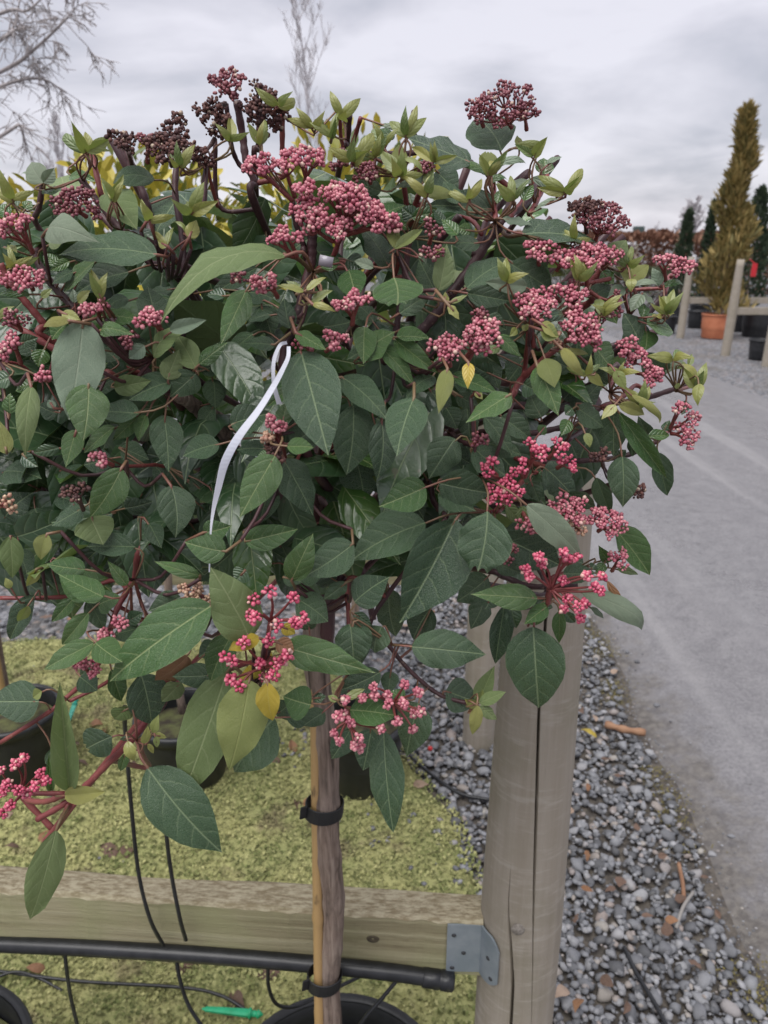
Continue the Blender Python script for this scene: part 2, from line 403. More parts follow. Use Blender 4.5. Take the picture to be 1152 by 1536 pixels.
# moss leaflets
N = 90000
X = rng.uniform(-1.6, 0.32, N); Y = rng.uniform(0.75, 2.62, N)
Vv, Ff = [], []
def leaflets(X, Y, zf, size, maxn):
    V = np.zeros((0, 3)); out = []
    keep = []
    for x, y in zip(X, Y):
        e = moss_edge(y) + 0.05 * mnoise.noise(Vector((3, y * 6, 0)))
        n = mnoise.noise(Vector((x * 9, y * 9, 7)))
        if x < e and n > -0.70 + max(0, y - 1.9) * 0.45: keep.append((x, y, zf(x, y)))
        if len(keep) >= maxn: break
    K = np.array(keep); n = len(K)
    a = rng.uniform(0, 2 * np.pi, n); s = size * rng.uniform(0.5, 1.3, n); tilt = rng.uniform(0.1, 1.0, n); lift = rng.uniform(0, 0.009, n)
    d = np.stack([np.cos(a), np.sin(a), tilt], 1) * s[:, None]; w = np.stack([-np.sin(a), np.cos(a), rng.uniform(-.3, .3, n)], 1) * (s * 0.42)[:, None]
    K[:, 2] += lift - 0.001
    P0 = K; P1 = K + d * 0.55 + w; P2 = K + d; P3 = K + d * 0.55 - w; P1[:, 2] += s * 0.15; P3[:, 2] += s * 0.15
    V = np.stack([P0, P1, P2, P3], 1).reshape(-1, 3); F = np.arange(n * 4).reshape(-1, 4)
    return V, F
V, F = leaflets(X, Y, moss_z, 0.0085, 74000)
mo = link('moss', mesh('moss', V, F, smooth=False), M_MOSS)
tag(mo, 'yellow-green moss carpeting the ground around the pots', 'moss', kind='stuff')

# stones
def ico(sub):
    import bmesh
    bm = bmesh.new(); bmesh.ops.create_icosphere(bm, subdivisions=sub, radius=1.0)
    V = np.array([v.co[:] for v in bm.verts]); F = np.array([[v.index for v in f.verts] for f in bm.faces]); bm.free(); return V, F
ICO1, ICO2 = ico(1), ico(2)
def stone_shape(seed, base):
    V, F = base; out = []
    r = random.Random(seed); off = Vector((r.random() * 50, r.random() * 50, r.random() * 50))
    sc = (1.0, r.uniform(0.65, 0.9), r.uniform(0.45, 0.7))
    cuts = [(Vector((r.gauss(0, 1), r.gauss(0, 1), r.gauss(0, 1))).normalized(), r.uniform(0.52, 0.78)) for _ in range(9)]
    for v in V:
        p = Vector(v); p *= 1 + 0.22 * mnoise.noise(p * 1.1 + off)
        for nrm, dd in cuts:
            k = p.dot(nrm)
            if k > dd: p -= nrm * (k - dd) * 0.85
        out.append((p.x * sc[0], p.y * sc[1], p.z * sc[2]))
    return np.array(out), F
def stone_mat():
    t = NT('stone_grey'); r = t.rand(); n = t.noise(60, 5); a = t.noise(400, 3)
    c = t.ramp(r, [(0.0, (0.075, 0.078, 0.086)), (0.3, (0.14, 0.145, 0.16)), (0.62, (0.215, 0.221, 0.24)), (0.86, (0.31, 0.312, 0.328)), (0.95, (0.28, 0.235, 0.215)), (1.0, (0.34, 0.32, 0.29))])
    c = t.mix(t.rng(n, 0.35, 0.7, 0, 0.35), c, (0.11, 0.10, 0.09)); t.base(c); t.rough(0.62); t.bump(t.math('ADD', n, t.math('MULTIPLY', a, 0.4)), 0.4, 0.003); return t.m
M_STONE = stone_mat()
strip = grid_sheet('gravel_strip', 0.12, 0.86, 0.2, 4.6, 12, 50, lambda x, y: -0.006 + 0.003 * mnoise.noise(Vector((x * 9, y * 9, 0))), simple('gravel_dirt', (0.050, 0.044, 0.040), 0.9, (0.125, 0.108, 0.090), 60, 0.7, 0.01))
tag(strip, kind='structure')
stone_meshes = []
for k in range(14):
    V, F = stone_shape(k, ICO2); me = mesh('stone', V, F); me.materials.append(M_STONE); stone_meshes.append(me)
cells = {}
def try_put(x, y, r, f=0.80):
    c = (int(x / 0.05), int(y / 0.05))
    for i in (-1, 0, 1):
        for j in (-1, 0, 1):
            for (a, b, q) in cells.get((c[0] + i, c[1] + j), ()):
                if (a - x) ** 2 + (b - y) ** 2 < ((r + q) * f) ** 2: return False
    cells.setdefault(c, []).append((x, y, r)); return True
small = []
cnt = 0
def in_gravel(x, y):
    e = road_edge(y) + 0.02 + 0.045 * mnoise.noise(Vector((0, y * 8, 4)))
    return moss_edge(y) - 0.02 < x < e
for i in range(26000):
    y = 0.86 + 3.6 * random.random() ** 1.5
    x = random.uniform(0.0, 0.84)
    if not in_gravel(x, y): continue
    edge = min(1, max(0, (road_edge(y) - x) / 0.16))
    if random.random() > 0.45 + 0.55 * edge: continue
    r = random.uniform(0.0120, 0.0225) if random.random() < 0.8 else random.uniform(0.006, 0.0105)
    if i > 15000: r *= 0.55
    if i < 15000 and not try_put(x, y, r): continue
    z = r * random.uniform(0.1, 0.55) + (0.006 if i > 15000 else 0)
    if y < 2.0 and x > 0.22 and r > 0.009 and cnt < 300:
        o = link('stone', stone_meshes[cnt % 14], None, strip); cnt += 1
        o.location = (x, y, z); o.scale = (r * 1.15,) * 3
        o.rotation_euler = (random.gauss(0, 0.35), random.gauss(0, 0.35), random.uniform(0, 6.3))
    else: small.append((x, y, z, r * 1.12))
# sparse stones on the moss and the bed behind it
for i in range(2600):
    x = random.uniform(-1.7, 0.25); y = random.uniform(2.0, 3.4)
    if x < moss_edge(y) - 0.03 and y < 2.35 and random.random() < 0.8: continue
    small.append((x, y, 0.002, random.uniform(0.006, 0.016)))
for (cx_, cy_, n_) in [(PG(575, 1270).x, PG(575, 1270).y, 8), (PG(690, 1290).x, PG(690, 1290).y, 22), (PG(660, 1235).x, PG(660, 1235).y, 10), (PG(450, 1120).x, PG(450, 1120).y, 30), (PG(120, 1290).x, PG(120, 1290).y, 6), (PG(60, 1180).x, PG(60, 1180).y, 8), (PG(500, 1240).x, PG(500, 1240).y, 5)]:
    for i in range(n_):
        x, y = cx_ + random.gauss(0, 0.05), cy_ + random.gauss(0, 0.05)
        small.append((x, y, moss_z(x, y) + 0.003, random.uniform(0.006, 0.014)))
shapes = [stone_shape(100 + k, ICO1) for k in range(10)]
VV, FF, b = [], [], 0
for (x, y, z, r) in small:
    sv, sf = shapes[random.randrange(10)]
    a = random.uniform(0, 6.3); ca, sa = math.cos(a), math.sin(a); tz = random.gauss(0, 0.35)
    q = np.stack([sv[:, 0] * ca - sv[:, 1] * sa, sv[:, 0] * sa + sv[:, 1] * ca, sv[:, 2] + sv[:, 0] * tz], 1) * r + np.array([x, y, z])
    VV.append(q); FF.append(sf + b); b += len(q)
o = link('gravel', mesh('gravel', np.concatenate(VV), np.concatenate(FF)), M_STONE, strip); tag(o, kind='stuff')
# grit scattered over the road's edge
gv, gf, gb = [], [], 0
for i in range(2600):
    y = 0.9 + 3.2 * random.random() ** 1.3; x = road_edge(y) + random.gauss(-0.02, 0.055); r = random.uniform(0.002, 0.006)
    sv, sf = shapes[random.randrange(10)]; gv.append(sv * r + np.array([x, y, 0.012 if x > road_edge(y) + 0.02 else 0.002])); gf.append(sf + gb); gb += len(sv)
o = link('grit', mesh('grit', np.concatenate(gv), np.concatenate(gf)), M_STONE, strip); tag(o, kind='stuff')
# low olive weed tufts along the road's edge
tv, tf = [], []
for i in range(6000):
    y = random.uniform(0.9, 3.2); n = mnoise.noise(Vector((5, y * 3.2, 9)))
    if n < 0.0: continue
    x = road_edge(y) + random.gauss(0.0, 0.03); a = random.uniform(0, 6.3); s = random.uniform(0.003, 0.008)
    p = Vector((x, y, 0.002 + random.random() * 0.004)); d = Vector((math.cos(a), math.sin(a), random.uniform(0.2, 0.9))) * s; w = Vector((-math.sin(a), math.cos(a), 0)) * s * 0.35
    bb = len(tv); tv += [p, p + d * 0.5 + w, p + d, p + d * 0.5 - w]; tf.append((bb, bb + 1, bb + 2, bb + 3))
o = link('road_edge_moss', mesh('road_edge_moss', tv, tf, smooth=False), simple('edge_moss', (0.10, 0.085, 0.030), 0.9, (0.17, 0.145, 0.05), 30))
tag(o, 'olive moss tufts growing along the road edge', 'moss', kind='stuff')

# ------------------------------------------------------------------ timber fences
def post_mat():
    t = NT('post_weathered_wood')
    a = t.noise(75, 7, stretch=(1, 1, 0.022), rough=0.62); b = t.noise(3.5, 4); ring = t.noise(85, 4, stretch=(0.16, 0.16, 1.0), rough=0.7); f = t.noise(330, 3, stretch=(1, 1, 0.03))
    c = t.ramp(a, [(0.3, (0.25, 0.215, 0.17)), (0.5, (0.285, 0.25, 0.205)), (0.72, (0.32, 0.285, 0.24))])
    c = t.mix(t.rng(t.noise(9, 5, rough=0.65), 0.45, 0.7, 0, 0.5), c, (0.20, 0.18, 0.125)); c = t.mix(t.rng(ring, 0.52, 0.70, 0, 0.40), c, (0.42, 0.385, 0.335))
    c = t.mix(t.rng(f, 0.64, 0.76, 0, 0.25), c, (0.19, 0.16, 0.13))
    t.base(c); t.rough(0.85); t.bump(t.math('ADD', t.math('ADD', a, t.math('MULTIPLY', f, 0.5)), t.math('MULTIPLY', ring, 0.25)), 0.5, 0.003); return t.m
M_POST = post_mat()
def rail_mat():
    t = NT('rail_mossy_wood')
    a = t.noise(85, 7, stretch=(0.028, 1, 1), rough=0.65, dist=0.6); b = t.noise(7, 5); br = t.noise(190, 6, stretch=(0.3, 1, 1), rough=0.75)
    c = t.ramp(a, [(0.30, (0.18, 0.15, 0.085)), (0.5, (0.29, 0.26, 0.155)), (0.74, (0.39, 0.355, 0.235))])
    c = t.mix(t.rng(b, 0.4, 0.65, 0, 0.55), c, (0.26, 0.27, 0.13))
    nz = t.n('ShaderNodeNewGeometry'); sp = t.n('ShaderNodeSeparateXYZ'); t.l(nz.outputs['Normal'], sp.inputs[0])
    up = t.rng(sp.outputs[2], 0.4, 0.8)
    top = t.mix(t.rng(br, 0.38, 0.62), (0.22, 0.175, 0.105), (0.44, 0.39, 0.275)); c = t.mix(up, c, top)
    t.base(c); t.rough(0.85); t.bump(t.math('ADD', a, t.math('MULTIPLY', br, 0.5)), 0.55, 0.004); return t.m
M_RAIL = rail_mat()
M_ZINC = simple('galvanised_steel', (0.22, 0.26, 0.29), 0.5, (0.30, 0.335, 0.365), 30, 0.15, 0.001, metal=0.35)
M_HOLE = simple('screw_dark', (0.06, 0.062, 0.066), 0.5, metal=0.5)
def make_post(name, x, y, top, r, parent, cracks=(), seg=44, nz=46, lean=0.0):
    """round post with real splits; cracks: list of (z -> angle, z -> half width)"""
    zs = [-0.02 + (top + 0.02) * i / nz for i in range(nz + 1)]
    base_ang = [2 * math.pi * k / seg for k in range(seg)]
    V = []; cols = None
    for z in zs:
        row = [(a, 0.0) for a in base_ang]
        for (af, wf) in cracks:
            ac, w = af(z), wf(z)
            row = [q for q in row if abs(q[0] - ac) > w + 0.045]
            dp = min(0.026, max(0.0, 0.6 * (w - 0.0035)))
            row += [(ac - w - 0.022, 0), (ac - w - 0.010, 0), (ac - w - 0.002, 0), (ac - w * 0.85, dp), (ac, 1.2 * dp), (ac + w * 0.85, dp), (ac + w + 0.002, 0), (ac + w + 0.010, 0), (ac + w + 0.022, 0)]
        row.sort()
        if cols is None or len(row) == cols: cols = len(row)
        V.append((z, row, sum(wf(z) for _, wf in cracks)))
    m = max(len(rw) for _, rw, _ in V)
    pts = []
    for z, row, cw in V:
        while len(row) < m:   # repeat the column behind, away from the splits
            row.append((row[-1][0] + 0.5 * (2 * math.pi + row[0][0] - row[-1][0]), 0.0))
        for (a, dep) in row:
            rr = r * (1 - 0.36 * max(0.0, z - 0.62)) * (1 + 0.012 * mnoise.noise(Vector((math.cos(a) * 1.5, math.sin(a) * 1.5, z * 3 + x)))) - dep
            pts.append((rr * math.cos(a) + lean * z, rr * math.sin(a), z))
    F = [(i * m + k, i * m + (k + 1) % m, (i + 1) * m + (k + 1) % m, (i + 1) * m + k) for i in range(nz) for k in range(m)]
    F.append(tuple(range(nz * m, (nz + 1) * m)))
    o = link(name, mesh(name, pts, F), M_POST, parent); o.location = (x, y, 0)
    for p in o.data.polygons: p.use_smooth = len(p.vertices) == 4
    return o
PX, PYY = 0.1800, 0.775
fence = empty('timber_fence', (PX, PYY, 0))
tag(fence, 'weathered round post and mossy rail with steel bracket behind the potted shrub', 'fence')
def ang_of(px, y_px):     # angle on the post surface seen at a pixel (front side)
    d = PY(px, y_px, PYY - 0.05).x - PX
    return 1.5 * math.pi + math.asin(max(-0.95, min(0.95, d / 0.053)))
def zpx(y): return PY(800, y, PYY - 0.05).z
def interp(tab):
    def f(z):
        if z >= tab[0][0]: return tab[0][1]
        for (a, va), (b_, vb) in zip(tab, tab[1:]):
            if b_ <= z <= a: return vb + (va - vb) * (z - b_) / (a - b_)
        return tab[-1][1]
    return f
c1a = interp([(zpx(690), ang_of(822, 690)), (zpx(940), ang_of(818, 940)), (zpx(1065), ang_of(808, 1065)), (zpx(1200), ang_of(805, 1200)), (zpx(1330), ang_of(801, 1330)), (zpx(1420), ang_of(799, 1420)), (zpx(1536), ang_of(797, 1536))])
c1w = interp([(1.3, 0.040), (zpx(1300), 0.036), (zpx(1380), 0.020), (zpx(1460), 0.008), (0.2, 0.004)])
c2a = interp([(zpx(1280), ang_of(768, 1280)), (zpx(1370), ang_of(762, 1370)), (zpx(1410), ang_of(766, 1410)), (zpx(1480), ang_of(769, 1480)), (zpx(1536), ang_of(766, 1536))])
c2w = interp([(1.3, 0.001), (zpx(1295), 0.0015), (zpx(1320), 0.005), (zpx(1370), 0.018), (zpx(1440), 0.040), (0.0, 0.045)])
post = make_post('post', 0, 0, 1.237, 0.053, fence, [(c1a, c1w), (c2a, c2w)])
kn = MB()
kc = PY(777, 1396, PYY - 0.0527) - Vector((PX, PYY, 0))
kn.lathe([(0.0001, 0.002), (0.002, 0.0014), (0.0040, 0.0008), (0.007, 0.0002), (0.009, -0.002)], (0, 0, 0), 20)
ko = kn.build('knot', simple('knot_wood', (0.15, 0.13, 0.11), 0.85, (0.27, 0.245, 0.215), 260, 0.6, 0.002), post); ko.location = kc; ko.rotation_euler = (math.radians(90), 0, -0.1)
# rail
ra, rb = Vector((-2.4, 0.809 + 0.0715 * (2.4 - 0.533), 0.586)), Vector((0.128, 0.757, 0.578))
rd = (rb - ra).normalized(); rn = Vector((rd.y, -rd.x, 0)).normalized()     # rn points to the camera side
def rail_mesh(length, h, d, n=260, seed=0):
    V, F = [], []
    prof = [(-d / 2, -h / 2), (d / 2 - .003, -h / 2), (d / 2, -h / 2 + .003), (d / 2, h / 2 - .004), (d / 2 - .004, h / 2), (-d / 2 + .003, h / 2), (-d / 2, h / 2 - .003)]
    k = len(prof)
    for i in range(n + 1):
        x = -length + length * i / n
        for (py, pz) in prof:
            j = 0.0024 * mnoise.noise(Vector((x * 7 + seed, py * 90, pz * 60))) + (0.0022 * mnoise.noise(Vector((x * 45 + seed, 3, 0))) if pz > 0.03 and py > 0 else 0)
            V.append((x, -py + j, pz + (j * 1.3 if pz > 0 else 0)))
    for i in range(n):
        F += [(i * k + q, i * k + (q + 1) % k, (i + 1) * k + (q + 1) % k, (i + 1) * k + q) for q in range(k)]
    F.append(tuple(range(k - 1, -1, -1))); F.append(tuple(range(n * k, (n + 1) * k)))
    me = mesh('rail', V, F, smooth=False); return me
rail = link('rail', rail_mesh((rb - ra).length, 0.096, 0.044), M_RAIL, fence)
rc = rb - rn * 0.022
rail.location = rc - fence.location; rail.rotation_euler = (0, -math.asin(rd.z) , math.atan2(rd.y, rd.x))
kn = MB(); kn.lathe([(0.0001, -0.001), (0.004, 0.0006), (0.0065, 0.001), (0.008, -0.002)], (0, 0, 0), 14)
p = ra.lerp(rb, 0.0); kp = PY(559, 1412, 0.764)
ko = kn.build('knot', simple('knot_dark', (0.035, 0.028, 0.018), 0.8, (0.07, 0.055, 0.03), 200), rail)
ko.matrix_world = Matrix.Identity(4)
ko.location = ((kp - rc).dot(rd), -0.0225, (kp - rc).z); ko.rotation_euler = (math.radians(90), 0, 0); ko.scale = (1.2, 0.8, 1)
# bracket: a bent plate, one wing on the rail's face and one flaring onto the post
bz0, bz1 = 0.541, 0.621
hA = rb - rd * 0.046 + rn * 0.0012; hB = Vector((PX - 0.0560 * math.cos(0.30), PYY - 0.0560 * math.sin(0.30), 0))
mbk = MB()
def plate(a, b, z0a, z1a, z0b, z1b, nrm, th=0.0028, rc_=0.006, round_end=0):
    out = []
    if round_end == 0: prof = [(0, z0a + rc_), (rc_ / (b - a).length * .3, z0a + rc_ * .3), (rc_ / (b - a).length, z0a), (1, z0b), (1, z1b), (rc_ / (b - a).length, z1a), (rc_ / (b - a).length * .3, z1a - rc_ * .3), (0, z1a - rc_)]
    else:
        q = 1 - rc_ / (b - a).length
        prof = [(0, z0a), (q, z0b), (1 - (1 - q) * .3, z0b + rc_ * .3), (1, z0b + rc_), (1, z1b - rc_ * 2), (1 - (1 - q) * .5, z1b - rc_ * .8), (q - .1, z1b), (0, z1a)]
    V = []
    for off in (0, th):
        for s, z in prof:
            p = a.lerp(b, s); V.append(Vector((p.x, p.y, z)) + nrm * off)
    n = len(prof)
    F = [tuple(range(n - 1, -1, -1)), tuple(range(n, 2 * n))] + [(i, (i + 1) % n, n + (i + 1) % n, n + i) for i in range(n)]
    mbk.add([v - fence.location for v in V], F)
plate(hA, hB, bz0, bz1, bz0, bz1, rn)
aend = ang_of(754, 1412); a0 = math.pi + 0.30; NW = 8; RW = 0.0552
def wing_pt(f, z, off=0.0):
    a_ = a0 + (aend - a0) * f; return Vector((PX + (RW + off) * math.cos(a_), PYY + (RW + off) * math.sin(a_), z)) - fence.location
Vw, Fw = [], []
for i in range(NW + 1):
    f_ = i / NW; cut = max(0, f_ - 0.55) / 0.45
    for off in (0, 0.0028): Vw += [wing_pt(f_, bz0 + 0.010 * cut ** 2, off), wing_pt(f_, bz1 - 0.018 * cut ** 2, off)]
for i in range(NW):
    k_ = i * 4; Fw += [(k_, k_ + 4, k_ + 5, k_ + 1), (k_ + 2, k_ + 3, k_ + 7, k_ + 6), (k_, k_ + 2, k_ + 6, k_ + 4), (k_ + 1, k_ + 5, k_ + 7, k_ + 3)]
Fw += [(0, 1, 3, 2), (NW * 4, NW * 4 + 2, NW * 4 + 3, NW * 4 + 1)]
mbk.add(Vw, Fw)
hB2 = wing_pt(0, 0) + fence.location
brk = mbk.build('bracket', M_ZINC, fence, smooth=False)
for (s, z, wg) in [(0.2, 0.604, 0), (0.5, 0.574, 0), (0.18, 0.548, 0), (0.55, 0.583, 1), (0.72, 0.553, 1)]:
    m = MB(); m.lathe([(0.0001, 0.0012), (0.0022, 0.001), (0.0032, 0.0)], (0, 0, 0), 12)
    p = (hA.lerp(hB, s) + rn * 0.003) if not wg else wing_pt(s, z, 0.0028) + fence.location
    a_ = a0 + (aend - a0) * s; nn = rn if not wg else Vector((math.cos(a_), math.sin(a_), 0))
    so = m.build('screw', M_HOLE, brk); so.location = Vector((p.x, p.y, z)) - fence.location; so.rotation_euler = nn.to_track_quat('Z', 'Y').to_euler()

def fence_row(name, x, y, direction, length, label, group=None, top=1.25, lean=0.0, railz=0.585, r=0.05, rmat=None):
    f = empty(name, (x, y, 0)); tag(f, label, 'fence', group)
    make_post('post', 0, 0, top, r, f, (), 24, 14, lean)
    if length:
        rr = link('rail', rail_mesh(length, 0.096, 0.044, 30, x), rmat or M_RAIL, f)
        rr.location = (direction * 0.052, 0.0, railz)
        if direction > 0: rr.location.x += length
    return f
q = PG(718, 1112)
F2Y = q.y
fence_row('timber_fence', q.x, q.y, -1, 3.0, 'timber post and rail standing behind the row of black pots')

# ------------------------------------------------------------------ pots, canes, pipes
M_POT = simple('pot_black_plastic', (0.012, 0.013, 0.015), 0.42, (0.022, 0.023, 0.026), 25)
M_SOIL = simple('potting_soil', (0.035, 0.026, 0.019), 0.95, (0.10, 0.11, 0.04), 30, 0.8, 0.01)
M_PIPE = simple('pipe_black', (0.010, 0.011, 0.013), 0.36, (0.020, 0.021, 0.024), 60)
M_TIE = simple('tie_black_rubber', (0.008, 0.008, 0.010), 0.55, (0.014, 0.014, 0.016), 80, 0.3, 0.001)
M_TERRA = simple('terracotta_plastic', (0.42, 0.135, 0.065), 0.55, (0.50, 0.18, 0.09), 8)
def cane_mat():
    t = NT('bamboo'); a = t.noise(14, 4, stretch=(1, 1, 0.15)); b = t.noise(22, 4, stretch=(1, 1, 0.35))
    c = t.mix(t.rng(a, 0.3, 0.7), (0.46, 0.29, 0.12), (0.36, 0.235, 0.105)); c = t.mix(t.rng(b, 0.57, 0.61), c, (0.035, 0.026, 0.020)); t.base(c); t.rough(0.45); return t.m
M_CANE = cane_mat()
def pot(name, x, y, rt, h, label, mat=None, group=None, base=0.0, soil=True, taper=0.82):
    o = empty(name, (x, y, base)); tag(o, label, 'pot', group); mat = mat or M_POT
    m = MB(); rb_ = rt * taper
    m.lathe([(0.001, 0.0), (rb_, 0.0), (rb_ + 0.003, 0.004), (rt - 0.008, h - 0.03), (rt - 0.008, h - 0.002)], (0, 0, 0))
    m.lathe([(rt - 0.012, h - 0.002), (rt - 0.013, h * 0.5), (rb_ - 0.006, 0.01), (0.001, 0.01)], (0, 0, 0))
    m.build('wall', mat, o)
    m = MB()
    m.lathe([(rt - 0.009, h - 0.032), (rt + 0.002, h - 0.030), (rt + 0.004, h - 0.006), (rt + 0.001, h), (rt - 0.006, h + 0.001), (rt - 0.012, h - 0.004), (rt - 0.013, h - 0.03)], (0, 0, 0))
    m.build('rim', mat, o)
    if soil:
        V = [(0, 0, h - 0.045)]; n = 40
        for k_ in range(1, 7):
            for i in range(n):
                a = 2 * math.pi * i / n; r = (rt - 0.016) * k_ / 6; V.append((r * math.cos(a), r * math.sin(a), h - 0.05 + 0.012 * mnoise.noise(Vector((r * 30 * math.cos(a) + x * 9, r * 30 * math.sin(a), 1)))))
        F = [(0, 1 + i, 1 + (i + 1) % n) for i in range(n)] + [(1 + k_ * n + i, 1 + (k_ + 1) * n + i, 1 + (k_ + 1) * n + (i + 1) % n, 1 + k_ * n + (i + 1) % n) for k_ in range(5) for i in range(n)]
        link('soil', mesh('soil', V, F), M_SOIL, o)
    return o
TX, TY = -0.067, 0.722
POT_H = 0.333
pot('plant_pot', TX, TY + 0.004, 0.165, POT_H, 'black plastic pot holding the thick shrub trunk and its bamboo cane')
NX = -0.545
pot('plant_pot', NX - 0.13, TY + 0.03, 0.165, POT_H, 'black plastic pot beside the hanging drip tube, left of the main shrub pot')
ROW2 = [(-0.07, 1.83), (-0.57, 1.85), (-1.06, 1.87)]
row2lab = ['black pot behind the trunk, at the gravel edge', 'black pot with moss beside the leaning black drip tube', 'black pot next to the teal plastic stake']
for (x, y), lb in zip(ROW2, row2lab):
    pot('plant_pot', x, y, 0.13, 0.205, lb)

def tube_obj(name, pts, r, mat, label, cat, group=None, per=8, n=8, anchor=None):
    pts = smooth_line(pts, per); m = MB(); b0 = Vector(anchor or pts[0])
    m.tube([p - b0 for p in pts], r, n); o = m.build(name, mat); o.location = b0
    return tag(o, label, cat, group)
# bamboo cane of the main shrub
def cane(name, a, b, r, label, nodes=()):
    a, b = Vector(a), Vector(b); m = MB(); n = 60; L = (b - a).length; pts, rad = [], []
    for i in range(n + 1):
        s = i / n; pts.append((b - a) * s); d = min([abs(s * L - q) for q in nodes] + [9]); rad.append(r * (1 + 0.22 * math.exp(-(d / 0.004) ** 2) - 0.05 * s))
    m.tube(pts, rad, 10); o = m.build(name, M_CANE); o.location = a; return tag(o, label, 'cane')
tb = PY(479, 1510, TY - 0.004); tt = PY(474, 1110, TY - 0.004)
dirc = (tt - tb).normalized()
cane('bamboo_cane', tb - dirc * 0.12, tt + dirc * 0.10, 0.0068, 'bamboo cane tied against the grey-brown trunk', (0.11, 0.27, 0.42, 0.55))
# rubber ties
def tie(yp, label):
    c = PY(487, yp, TY); m = MB(); n = 28; w = 0.019; V = []
    prof = [(-1, 0), (-1, 1), (1, 1), (1, 0)]
    for k_ in range(n):
        a = 2 * math.pi * k_ / n
        ex, ey = 0.0205 * math.cos(a) - 0.0005, 0.0178 * math.sin(a)
        for (s, tt_) in prof:
            f = 1 + tt_ * 0.09
            V.append((ex * f, ey * f, s * w / 2 + 0.10 * ex))
    F = [(i * 4 + q_, ((i + 1) % n) * 4 + q_, ((i + 1) % n) * 4 + (q_ + 1) % 4, i * 4 + (q_ + 1) % 4) for i in range(n) for q_ in range(4)]
    m.add(V, F)
    m.box((-0.0232, -0.012, 0.001), (0.009, 0.0022, 0.017), Matrix.Rotation(0.5, 3, 'Z'))
    o = m.build('plant_tie', M_TIE, smooth=False); o.location = c; o.rotation_euler = (0.0, 0.12, 0); bevel(o, 0.0008, 1)
    return tag(o, label, 'tie')
tie(1212, 'black rubber tie round trunk and cane above the rail')
tie(1468, 'black rubber tie round trunk and cane below the rail, over the pot')
# irrigation pipe
pipe = empty('irrigation_pipe', PY(672, 1471, 0.752)); tag(pipe, 'black irrigation pipe running beneath the wooden rail', 'pipe')
pl = [PY(672, 1471, 0.752), PY(576, 1457, 0.757), PY(400, 1440, 0.770), PY(200, 1426, 0.785), PY(0, 1416, 0.801), PY(-500, 1398, 0.842)]
m = MB(); m.tube([p - pl[0] for p in smooth_line(pl, 8)], 0.0108, 16); m.build('hose', M_PIPE, pipe)
dcap = (pl[0] - pl[1]).normalized()
m = MB(); m.tube([dcap * s for s in (-0.034, -0.033, -0.012, -0.010, -0.009, 0.006, 0.008)], [0.0108, 0.0124, 0.0126, 0.0116, 0.0130, 0.0130, 0.0105], 18); m.build('end_cap', M_PIPE, pipe)
YF = 0.752
drips = [
 ([(245, 1418, .775), (225, 1378, .765), (208, 1310, .765), (197, 1210, .76), (188, 1100, .745), (187, 1060, .73)], 'longer thin black drip tube rising in front of the rail'),
 ([(279, 1410, .773), (270, 1378, .765), (257, 1310, .765), (249, 1245, .76), (243, 1150, .75)], 'shorter thin black drip tube rising in front of the rail'),
 ([(97, 1424, .792), (100, 1455, .79), (107, 1500, .79), (122, 1560, .79)], 'thin black drip tube hanging from the pipe toward the side pot'),
 ([(264, 1434, .78), (270, 1470, .775), (285, 1512, .77), (318, 1560, .76)], 'thin black drip tube hanging from the pipe near the green spike'),
 ([(402, 1445, .77), (403, 1480, .775), (415, 1506, .79), (440, 1510, .81), (475, 1496, .83), (540, 1465, .86), (575, 1450, .88)], 'thin black drip tube looping under the pipe beside the trunk'),
 ([(600, 1465, .757), (575, 1495, .75), (545, 1530, .74), (520, 1570, .735)], 'thin black drip tube running from the pipe end into the pot'),
]
for pts, lb in drips: tube_obj('drip_tube', [PY(*p) for p in pts], 0.0026, M_PIPE, lb, 'tube')
tube_obj('drip_tube', [PG(-60, 1450, .028), PG(0, 1457, .030), PG(120, 1472, .028), PG(270, 1481, .030), PG(330, 1493, .030), PG(374, 1518, .022)], 0.0034, M_PIPE, 'thin black tube lying on the moss, ending at the green spike', 'tube')
tube_obj('drip_tube', [PG(-30, 1478, .024), PG(20, 1458, .036), PG(60, 1468, .026), PG(95, 1487, .020)], 0.003, M_PIPE, 'short black tube crossing another tube on the moss', 'tube')
tube_obj('drip_tube', [PG(936, 1421, .014), PG(955, 1460, .020), PG(985, 1510, .020), PG(1020, 1580, .016)], 0.0045, M_PIPE, 'black tube lying on the grey gravel', 'tube')
tube_obj('drip_tube', [PG(600, 1120, .014), PG(645, 1160, .018), PG(690, 1190, .016), PG(735, 1200, .02)], 0.005, M_PIPE, 'dark tube lying on the small gravel behind the post', 'tube')
